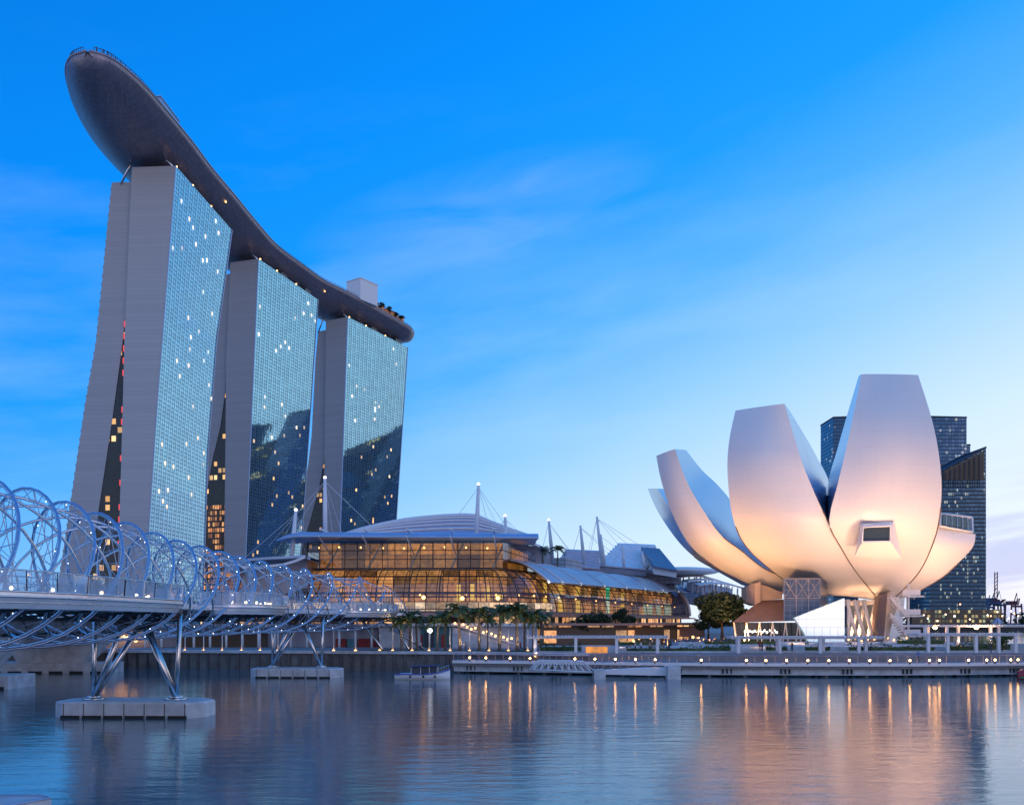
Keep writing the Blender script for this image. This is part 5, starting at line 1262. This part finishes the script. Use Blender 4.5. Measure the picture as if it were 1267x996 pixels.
# ================================================================== palms
def make_palm(seed, label, loc, h=7.2):
    rr = random.Random(seed); root = thing('palm_tree', label, 'palm tree', loc, 'palm trees on the quay promenade')
    m = MB(); bend = rr.uniform(-.3, .3)
    m.tube([(bend*t*t, 0, h*.72*t) for t in [i/8 for i in range(9)]], [.28-.10*(i/8)+(.05 if i < 1 else 0) for i in range(9)], 8); o = m.build('trunk', M['trunk'], root); o.matrix_parent_inverse = Matrix()
    m = MB(); top_ = Vector((bend, 0, h*.72)); m.tube([top_, top_+Vector((0, 0, .9))], [.17, .10], 8); top_ = top_+Vector((0, 0, .8))
    for k in range(24):
        az = k*2.399+rr.uniform(-.2, .2); el = rr.uniform(.1, 1.4); L_ = rr.uniform(2.7, 3.5)
        hd = Vector((math.cos(az), math.sin(az), 0)); pts = []
        for i in range(9):
            t = i/8; pts.append(top_+hd*(L_*t*math.cos(el*.6)*(1-.12*t))+Vector((0, 0, L_*(math.sin(el)*1.15*t-.78*t*t))))
        m.tube(pts, [.05-.035*i/8 for i in range(9)], 4)
        side = hd.cross(Vector((0, 0, 1)))
        for i in range(1, 9):
            for q in (0, .5):
                if i == 8 and q: continue
                p = pts[i] if not q else pts[i].lerp(pts[min(i+1, 8)], q)
                tl = (.75-.35*abs(i/8-.4))*rr.uniform(.8, 1.1); tang = (pts[i]-pts[i-1]).normalized()
                for sd in (-1, 1):
                    e = p+side*sd*tl*.75+tang*tl*.4+Vector((0, 0, -tl*rr.uniform(.05, .55)))
                    m.face([p-tang*.13, p+tang*.13, e+tang*.03, e-tang*.03])
    o = m.build('crown', M['palm'], root); o.matrix_parent_inverse = Matrix(); return root
palm = [(497, 152.5, .82), (507, 154.5, .95), (516, 156, .86), (541, 152, .85), (551, 155, .93), (569, 151, 1.10), (593, 151.5, 1.04), (604, 157, .85), (618, 151.5, 1.08), (640, 151, 1.12), (649, 156, .95), (660, 153, .98), (669, 157, .93)]
pv = []
pos_txt = ['leftmost short palm beside the end of the footbridge', 'second palm from the left, a little taller, near the bridge end', 'third palm from the left with a thin trunk near the shop corner', 'short palm left of the globe lamp before the red entrance', 'palm just right of the red shop entrance', 'tall full palm with drooping fronds in the middle of the row', 'tall palm right of the fullest one by the string of lamps', 'smaller palm behind the string of lamps', 'tall dark palm above the lower end of the lamp string', 'tallest palm near the right end of the row', 'slim palm tucked behind the tallest palm', 'palm second from the right end of the row', 'rightmost palm next to the left pergola']
for k, (px, Yp, s_) in enumerate(palm):
    p = PX(px, Yp, 3.0)
    if k < 3: r = make_palm(100+k, pos_txt[k], p); r.scale = (s_,)*3; pv.append(r)
    else: copy_thing(pv[k % 3], p, pos_txt[k], rz=k*1.3, s=s_)
for k, (px, py) in enumerate(((672, 697), (690, 696))):
    c_ = copy_thing(pv[k], P(px, py, 240)-Vector((0, 0, 2.0)), ('left' if k == 0 else 'right')+' one of two palms growing on the mall roof between the masts', rz=k, s=.9, group='palms on the mall roof')
    c_['category'] = 'palm tree'
# ================================================================== trees
small_tree('broadleaf_tree', 'large dense dark tree between the mall end and the museum', PX(893, 196, 3), 11.5, 5.6, 3, 5200, .38, clumps=16)
small_tree('broadleaf_tree', 'smaller dark tree leaning on the left side of the large tree by the museum', PX(876, 200, 3), 8.0, 3.2, 5, 1500, .36, clumps=8)
small_tree('broadleaf_tree', 'dark tree on the right of the large tree, against the museum foyer', PX(912, 199, 3), 9.0, 2.8, 6, 1500, .36, clumps=8)
tt = [(700, 186, 5.4, 2.6), (716, 184, 6.6, 3.0), (733, 186, 7.2, 3.3), (748, 187, 6.6, 2.9), (765, 190, 8.6, 2.4), (776, 192, 7.0, 2.2)]
tl = ['low bushy tree left of the terrace trees below the mall side', 'spreading terrace tree second from the left below the mall side', 'widest spreading terrace tree in front of the golden glass', 'spreading terrace tree just left of the white screen', 'taller loose tree right of the white screen', 'small tree at the right end of the terrace trees']
for k, (px, Y, h, r_) in enumerate(tt): small_tree('terrace_tree', tl[k], PX(px, Y, 3.2), h, r_, 20+k, 900, .30, clumps=8, group='trees on the terrace before the mall')
for k, (px, Y, h) in enumerate(((1245, 170, 3.6), (1240, 150, 3.0))): small_tree('shrub_tree', ('far' if k == 0 else 'near')+' ragged shrub tree at the right end of the promenade', PX(px, Y, 3.0), h, 1.5, 60+k, 450, .2, 'leaf2', group='shrub trees at the right end')
# ================================================================== far shore at right: trees, lights, cranes
m = MB()
for k in range(60):
    x = 380+k*11+6*math.sin(k*3.3); leaf_cloud(m, (x, 862+10*math.sin(k*1.7), 10), (9, 7, 6.5+2*math.sin(k*2.3)), 70, 2.0, 700+k)
o = m.build('far_tree_belt', M['leaf']); o['kind'] = 'stuff'
fb_ = thing('low_building', 'long low far building with lit yellow windows at the foot of the office towers', 'building', (430, 850, 5))
m = MB(); a, b = PX(1128, 846, 5.5), PX(1240, 846, 5.5); m.face([a, b, b+Vector((0, 0, 14)), a+Vector((0, 0, 14))], [(0, 0), (86, 0), (86, 14), (0, 14)]); m.face([a+Vector((0, 0, 14)), b+Vector((0, 0, 14)), b+Vector((0, 10, 14)), a+Vector((0, 10, 14))])
m.build('lit_front', lit_wall('far_windows', 3.5, 4.5, (1, .6, .15), (.6, .9, .6), 1.3, dark=.35, gap=.3, seed=8.), fb_)
tn = thing('marquee_tent', 'small pale peaked tent on the far shore at the right edge', 'tent', PX(1234, 842, 5.5))
m = MB(); c = PX(1234, 842, 5.5); rws = []
for r_, z in ((5.5, 0), (5.5, 2.6), (2.5, 4.4), (.2, 7)): rws.append([c+Vector((r_*math.cos(a_), r_*.8*math.sin(a_), z)) for a_ in [2*math.pi*k/8 for k in range(8)]])
m.grid(rws, close=True, smooth=False); m.build('tent_roof', M['bluemetal'], tn)
FL = [(1143, 761), (1181, 762), (1188, 747.5), (1160, 768), (1222, 761), (1226, 762), (1234, 757), (1251, 756), (1255, 759), (1260, 762), (1248, 765), (1240, 762), (1200, 766), (1148, 765), (1262, 755), (1170, 760)]
for k, (px, py) in enumerate(FL):
    t_ = thing('far_lamp', '%s far shore light counted from the left among the dots by the water' % ORD[sorted(range(len(FL)), key=lambda q: FL[q]).index(k)], 'street lamp', PX(px, 838, 5.5), 'street lamps on the far shore')
    m = MB(); m.tube([PX(px, 838, 5.5), P(px, py, 838)], .25, 4); m.build('pole', M['steel_dark'], t_); m = MB(); m.sphere(P(px, py, 838), .75, 6); m.build('bulb', emis('far_bulb', ((1, .75, .45), (1, .9, .8), (1, .45, .2))[k % 3], 5), t_)
M['cranered'] = mat('crane_red_paint', (.30, .10, .12), .6); M['craneblue'] = mat('crane_blue_paint', (.12, .16, .26), .6)
def crane(label, px, Y, boom, mt, s=1):
    root = thing('port_crane', label, 'port crane', PX(px, Y, 5), 'container cranes at the port')
    c = PX(px, Y, 5); q = .001*Y*s
    def V(x, y, z): return c+Vector((x*q, y*q, z*q))
    m = MB()
    for x in (-9, 9):
        for y in (-8, 8): m.tube([V(x, y, 0), V(x*.8, y, 30)], 1.3*q, 4)
    m.tube([V(-9, -8, 14), V(9, -8, 14)], 1*q, 4); m.tube([V(-8, -8, 26), V(8, -8, 26)], 1.5*q, 4); m.build('portal_frame', mt, root)
    m = MB()
    for dx_ in (-1.8, 1.8): m.tube([V(dx_+1, -8, 28), V(dx_+boom[0], -8, boom[1])], .7*q, 4)
    for k in range(8):
        t = k/8; a = V(1-1.8, -8, 28).lerp(V(boom[0]-1.8, -8, boom[1]), t); b = V(1+1.8, -8, 28).lerp(V(boom[0]+1.8, -8, boom[1]), t+.12); m.tube([a, b], .4*q, 4)
    m.build('boom', M['cranered'], root)
    m = MB(); m.box(V(-3, 0, 31), (12*q, 12*q, 6*q)); m.tube([V(0, 0, 30), V(5, 0, 46)], .8*q, 4); m.tube([V(5, 0, 46), V(boom[0]*.5, -8, 28+(boom[1]-28)*.5)], .3*q, 4); m.build('machinery_house', mt, root)
crane('port crane with tall upright red boom, left one on the horizon', 1227, 1300, (1.5, 68), M['craneblue'], .85)
crane('small blue port crane right beside the tall upright boom', 1232, 1350, (8, 34), M['craneblue'], .8)
crane('red port crane near the right edge with short raised boom', 1254, 1300, (3, 38), M['cranered'], .75)
crane('faint port crane partly hidden behind the office tower edge', 1221, 1400, (-4, 40), M['craneblue'], .7)
# ================================================================== boats
bt = thing('tour_boat', 'small white and blue tour boat with dark canopy moored by the quay', 'boat', (-13, 128, 0))
def BX(px, z, y=0): return Vector(((px-CX)/F*123.5, 123.5+y, z))
st = [(-16.2, .75, 1.0), (-15.2, .85, 1.15), (-12.5, .8, 1.25), (-10.5, .95, 1.1), (-9.2, 1.25, .55), (-8.6, 1.5, .05)]
m = MB(); rws = []
for x, zt_, hw in cat_rom(st, 14): rws.append([Vector((x, 123.5-hw, zt_)), Vector((x, 123.5-hw*.85, .3)), Vector((x, 123.5-hw*.4, -.3)), Vector((x, 123.5+hw*.4, -.3)), Vector((x, 123.5+hw*.85, .3)), Vector((x, 123.5+hw, zt_))])
m.grid(rws, close=True, smooth=True); m.prism(rws[0], (-.02, 0, 0)); m.build('hull', M['white'], bt)
m = MB(); m.tube([Vector((x, 123.5-hw-.03, zt_-.05)) for x, zt_, hw in cat_rom(st, 14)], .08, 5); m.build('rub_rail', mat('blue_trim', (.05, .14, .5), .4), bt)
m = MB(); m.prism([(-13.9, 122.6, .8), (-10.2, 122.6, .95), (-10.4, 122.6, 1.74), (-13.8, 122.6, 1.66)], (0, 1.8, 0)); m.build('cabin', M['darkroof'], bt)
m = MB(); m.prism([(-14.1, 122.4, 1.72), (-10.0, 122.4, 1.85), (-10.2, 122.4, 1.97), (-14.0, 122.4, 1.86)], (0, 2.2, 0)); m.build('roof', mat('dark_blue_canopy', (.04, .06, .14), .7), bt)
m = MB()
for x in (-13.9, -12.6, -11.4, -10.3):
    for y in (122.5, 124.4): m.tube([(x, y, .8), (x, y, 1.8)], .04, 4)
m.build('roof_post', M['white'], bt)
m = MB()
for k in range(5): x = -10.1+k*.33; m.tube([(x, 122.7+.15*k, .95+.1*k), (x, 122.7+.15*k, 1.55+.1*k)], .025, 4)
m.tube([(-10.2, 122.7, 1.5), (-8.7, 123.4, 2.0)], .03, 4); m.build('bow_rail', M['steel'], bt)
m = MB(); m.box((-15.9, 123.5, 1.25), (.5, .9, .9)); m.build('outboard_motor', M['darkroof'], bt)
m = MB(); m.box((-15.2, 122.5, .72), (.9, .12, .30)); m.build('blue_side_panel', mat('boat_blue', (.05, .16, .55), .4), bt)
m = MB()
for x in (-14, -12.2, -10.6): m.sphere((x, 122.3, .45), (.14, .14, .2), 6)
m.build('fender_ball', M['rubber'], bt)
b2 = thing('red_boat', 'red hulled boat with green waterline cut off by the right edge', 'boat', (71, 124, 0))
m = MB(); rws = []
for x, zt_, hw in cat_rom([(70.2, 1.15, .1), (71.4, 1.35, .9), (73, 1.4, 1.4), (78, 1.45, 1.6), (82, 1.6, 1.5)], 12): rws.append([Vector((x, 123.5-hw, zt_)), Vector((x, 123.5-hw*.85, .35)), Vector((x, 123.5-hw*.4, -.3)), Vector((x, 123.5+hw*.4, -.3)), Vector((x, 123.5+hw*.85, .35)), Vector((x, 123.5+hw, zt_))])
m.grid(rws, close=True, smooth=True); m.prism(rws[-1], (.02, 0, 0)); m.build('hull', mat('red_boat_paint', (.32, .03, .05), .45), b2)
m = MB(); m.prism([(71.6, 122.3, 1.3), (81, 121.9, 1.4), (81, 121.9, 2.2), (72.4, 122.3, 2.1)], (0, 2.4, 0)); m.build('cabin', mat('boat_cabin_red', (.4, .06, .06), .5), b2)
m = MB(); m.tube([Vector((x, 123.5-hw*.92-.05, .25)) for x, zt_, hw in cat_rom([(70.4, 1.15, .1), (71.4, 1.35, .9), (73, 1.4, 1.4), (78, 1.45, 1.6)], 12)], .14, 5); m.build('green_stripe', mat('boat_green', (.03, .25, .10), .5), b2)
# near pontoon corner, bottom left
pc = thing('near_pontoon', 'pale corner of a floating pontoon just entering at the bottom left', 'pontoon', (-22, 38, 0))
m = MB(); m.prism([(-27, 36, -.3), (-21.5, 36, -.3), (-19.9, 38.4, -.3), (-20.6, 39.1, -.3), (-27, 39.3, -.3)], (0, 0, .65)); m.build('deck', M['concrete'], pc)
m = MB(); m.tube([(-26.9, 39.2, .38), (-20.6, 39.0, .38), (-19.95, 38.4, .38), (-21.4, 36.1, .38)], .06, 5); m.build('edge_strip', M['bluemetal'], pc)
# ================================================================== people
SK = mat('skin', (.35, .20, .13), .6, var=.05); HR = mat('dark_hair', (.02, .015, .012), .6)
def person_mesh(pose):
    """one continuous skinned body; pose: dict of joint offsets"""
    J = [(0, 0, .95), (0, .0, 1.2), (0, .02, 1.42), (0, .0, 1.52), (0, -.01, 1.66), (.17, 0, 1.40), (.23, .02, 1.14), (.22, -.12, .92), (-.17, 0, 1.40), (-.23, .02, 1.14), (-.22, -.10, .92), (.09, 0, .92), (.10, -.03, .50), (.10, .02, .08), (.10, -.14, .04), (-.09, 0, .92), (-.10, -.03, .50), (-.10, .02, .08), (-.10, -.14, .04)]
    for k, v in pose.items(): J[k] = v
    E = [(0, 1), (1, 2), (2, 3), (3, 4), (2, 5), (5, 6), (6, 7), (2, 8), (8, 9), (9, 10), (0, 11), (11, 12), (12, 13), (13, 14), (0, 15), (15, 16), (16, 17), (17, 18)]
    rad = [.13, .12, .13, .055, .10, .07, .048, .035, .07, .048, .035, .10, .065, .045, .045, .10, .065, .045, .045]
    me = bpy.data.meshes.new('person_body'); me.from_pydata(J, E, []); o = bpy.data.objects.new('tmp', me); sc.collection.objects.link(o)
    md = o.modifiers.new('s', 'SKIN'); 
    for i, v in enumerate(me.skin_vertices[0].data): v.radius = (rad[i], rad[i]*(.75 if i < 3 else 1)); v.use_root = (i == 0)
    sd = o.modifiers.new('b', 'SUBSURF'); sd.levels = 1; sd.render_levels = 1
    dg = bpy.context.evaluated_depsgraph_get(); dg.update(); r = bpy.data.meshes.new_from_object(o.evaluated_get(dg)); bpy.data.objects.remove(o)
    for p in r.polygons: p.use_smooth = True
    return r
bodies = [person_mesh({}), person_mesh({6: (.26, -.10, 1.16), 7: (.16, -.34, 1.12), 9: (-.26, -.10, 1.16), 10: (-.14, -.34, 1.12), 4: (0, -.06, 1.64)}), person_mesh({12: (.10, -.18, .52), 13: (.10, -.12, .10), 14: (.10, -.28, .06), 17: (-.10, .22, .12), 18: (-.10, .10, .04), 7: (.24, -.18, .95), 10: (-.24, .16, .96)})]
shirts = {}
def person(loc, rz, body, shirt, trousers, label, grp):
    me = bodies[body].copy(); me.materials.clear()
    for c in (SK, shirts.setdefault(shirt, mat('cloth', shirt, .8, var=.06, scale=6)), shirts.setdefault(trousers, mat('cloth', trousers, .8, var=.06, scale=6)), HR): me.materials.append(c)
    for p in me.polygons:
        z = p.center.z; p.material_index = 3 if (z > 1.68 or (z > 1.58 and p.center.y > .03)) else 0 if z > 1.47 or (abs(p.center.x) > .2 and z < 1.05) or (p.center.y < -.2 and z > .8) else 1 if z > .93 else 2
    o = bpy.data.objects.new('person', me); sc.collection.objects.link(o); o.location = loc; o.rotation_euler = (0, 0, rz)
    o['label'] = label; o['category'] = 'person'; o['group'] = grp
gB = 'people on the footbridge'
pe1, n1, d1_ = pod_edges[0]
def podp(i, t, k=.9): return pod_edges[i][0](t, k, 9.70)
person(podp(0, 1.45, .90), .5, 1, (.62, .62, .68), (.1, .12, .2), 'person in a pale shirt leaning on the nearest pod railing', gB)
person(podp(0, .55, .86), .3, 1, (.05, .10, .40), (.04, .05, .10), 'person in dark blue near the right end of the nearest pod', gB)
person(podp(0, 2.3, .55), 1.2, 2, (.5, .5, .52), (.08, .08, .1), 'person in grey walking behind the left of the nearest pod', gB)
person(podp(1, .6, .85), .2, 0, (.45, .12, .14), (.08, .08, .1), 'person in red standing at the right of the middle pod', gB)
person(podp(1, .9, .8), 2.4, 2, (.5, .5, .5), (.05, .07, .15), 'person in grey standing near the centre of the middle pod', gB)
person(podp(2, 1.4, .7), 1.0, 0, (.6, .6, .62), (.08, .08, .1), 'person in white standing on the farthest pod', gB)
gP = 'people on the promenade'
rr = random.Random(11)
PPL = [(520, 150.5, 'white shirt', (.6, .6, .6)), (576, 149.5, 'grey top', (.25, .25, .28)), (644, 149, 'red top', (.4, .05, .05)), (786, 148, 'pale top', (.55, .5, .48)), (793, 148.5, 'white top', (.65, .65, .65)), (804, 149, 'pink top', (.5, .25, .28)), (828, 144, 'black top', (.03, .03, .03)),
       (940, 144, 'red top', (.4, .05, .07)), (943, 144.3, 'dark top', (.05, .05, .07)), (980, 145, 'black top', (.03, .03, .03)), (1070, 146, 'black top', (.03, .03, .03)), (1074, 146, 'white top', (.6, .6, .6)), (1078, 146.2, 'grey top', (.3, .3, .3)), (1136, 133.5, 'blue top', (.08, .15, .5)), (1226, 142, 'dark top', (.05, .05, .06))]
wher = ['near the foot of the left palms', 'below the fullest palm', 'below the tallest palm', 'just left of the others right of the sign panel', 'between two companions right of the sign panel', 'rightmost of the three right of the sign panel', 'beside the last column of the left pergola', 'walking left of the second column pair of the middle pergola', 'walking just behind the one in red by the middle pergola', 'beside the pale glass fin hedge', 'leftmost of three below the lattice columns', 'middle of three below the lattice columns', 'rightmost of three below the lattice columns', 'leaning on the boardwalk railing between the pergolas', 'beside the shrub at the right end of the boardwalk']
for k, (px, Y, t_, c_) in enumerate(PPL):
    z = 1.95 if Y < 138 else 3.0
    if px > 930 and Y > 143.9: z = 3.25 if Y < 144.2 else 3.0
    person(PX(px, Y, z), rr.uniform(0, 6.28), rr.choice((0, 2)), c_, (.05, .06, .1), 'person in %s %s' % (t_, wher[k]), gP)
m = MB()
for k in range(110):
    t = rr.random(); p = PX(822+t*88, 172+rr.uniform(-3, 8), 3.9 if False else 3.0); h = rr.uniform(1.45, 1.75)
    m.tube([p, p+Vector((0, 0, h*.5)), p+Vector((0, 0, h*.82)), p+Vector((0, 0, h*.86))], [.13, .18, .20, .07], 6); m.sphere(p+Vector((0, 0, h*.93)), .12, 6)
o = m.build('distant_crowd', mat('crowd_clothes', (.16, .12, .14), .8, var=.8, scale=1.5)); o['kind'] = 'stuff'
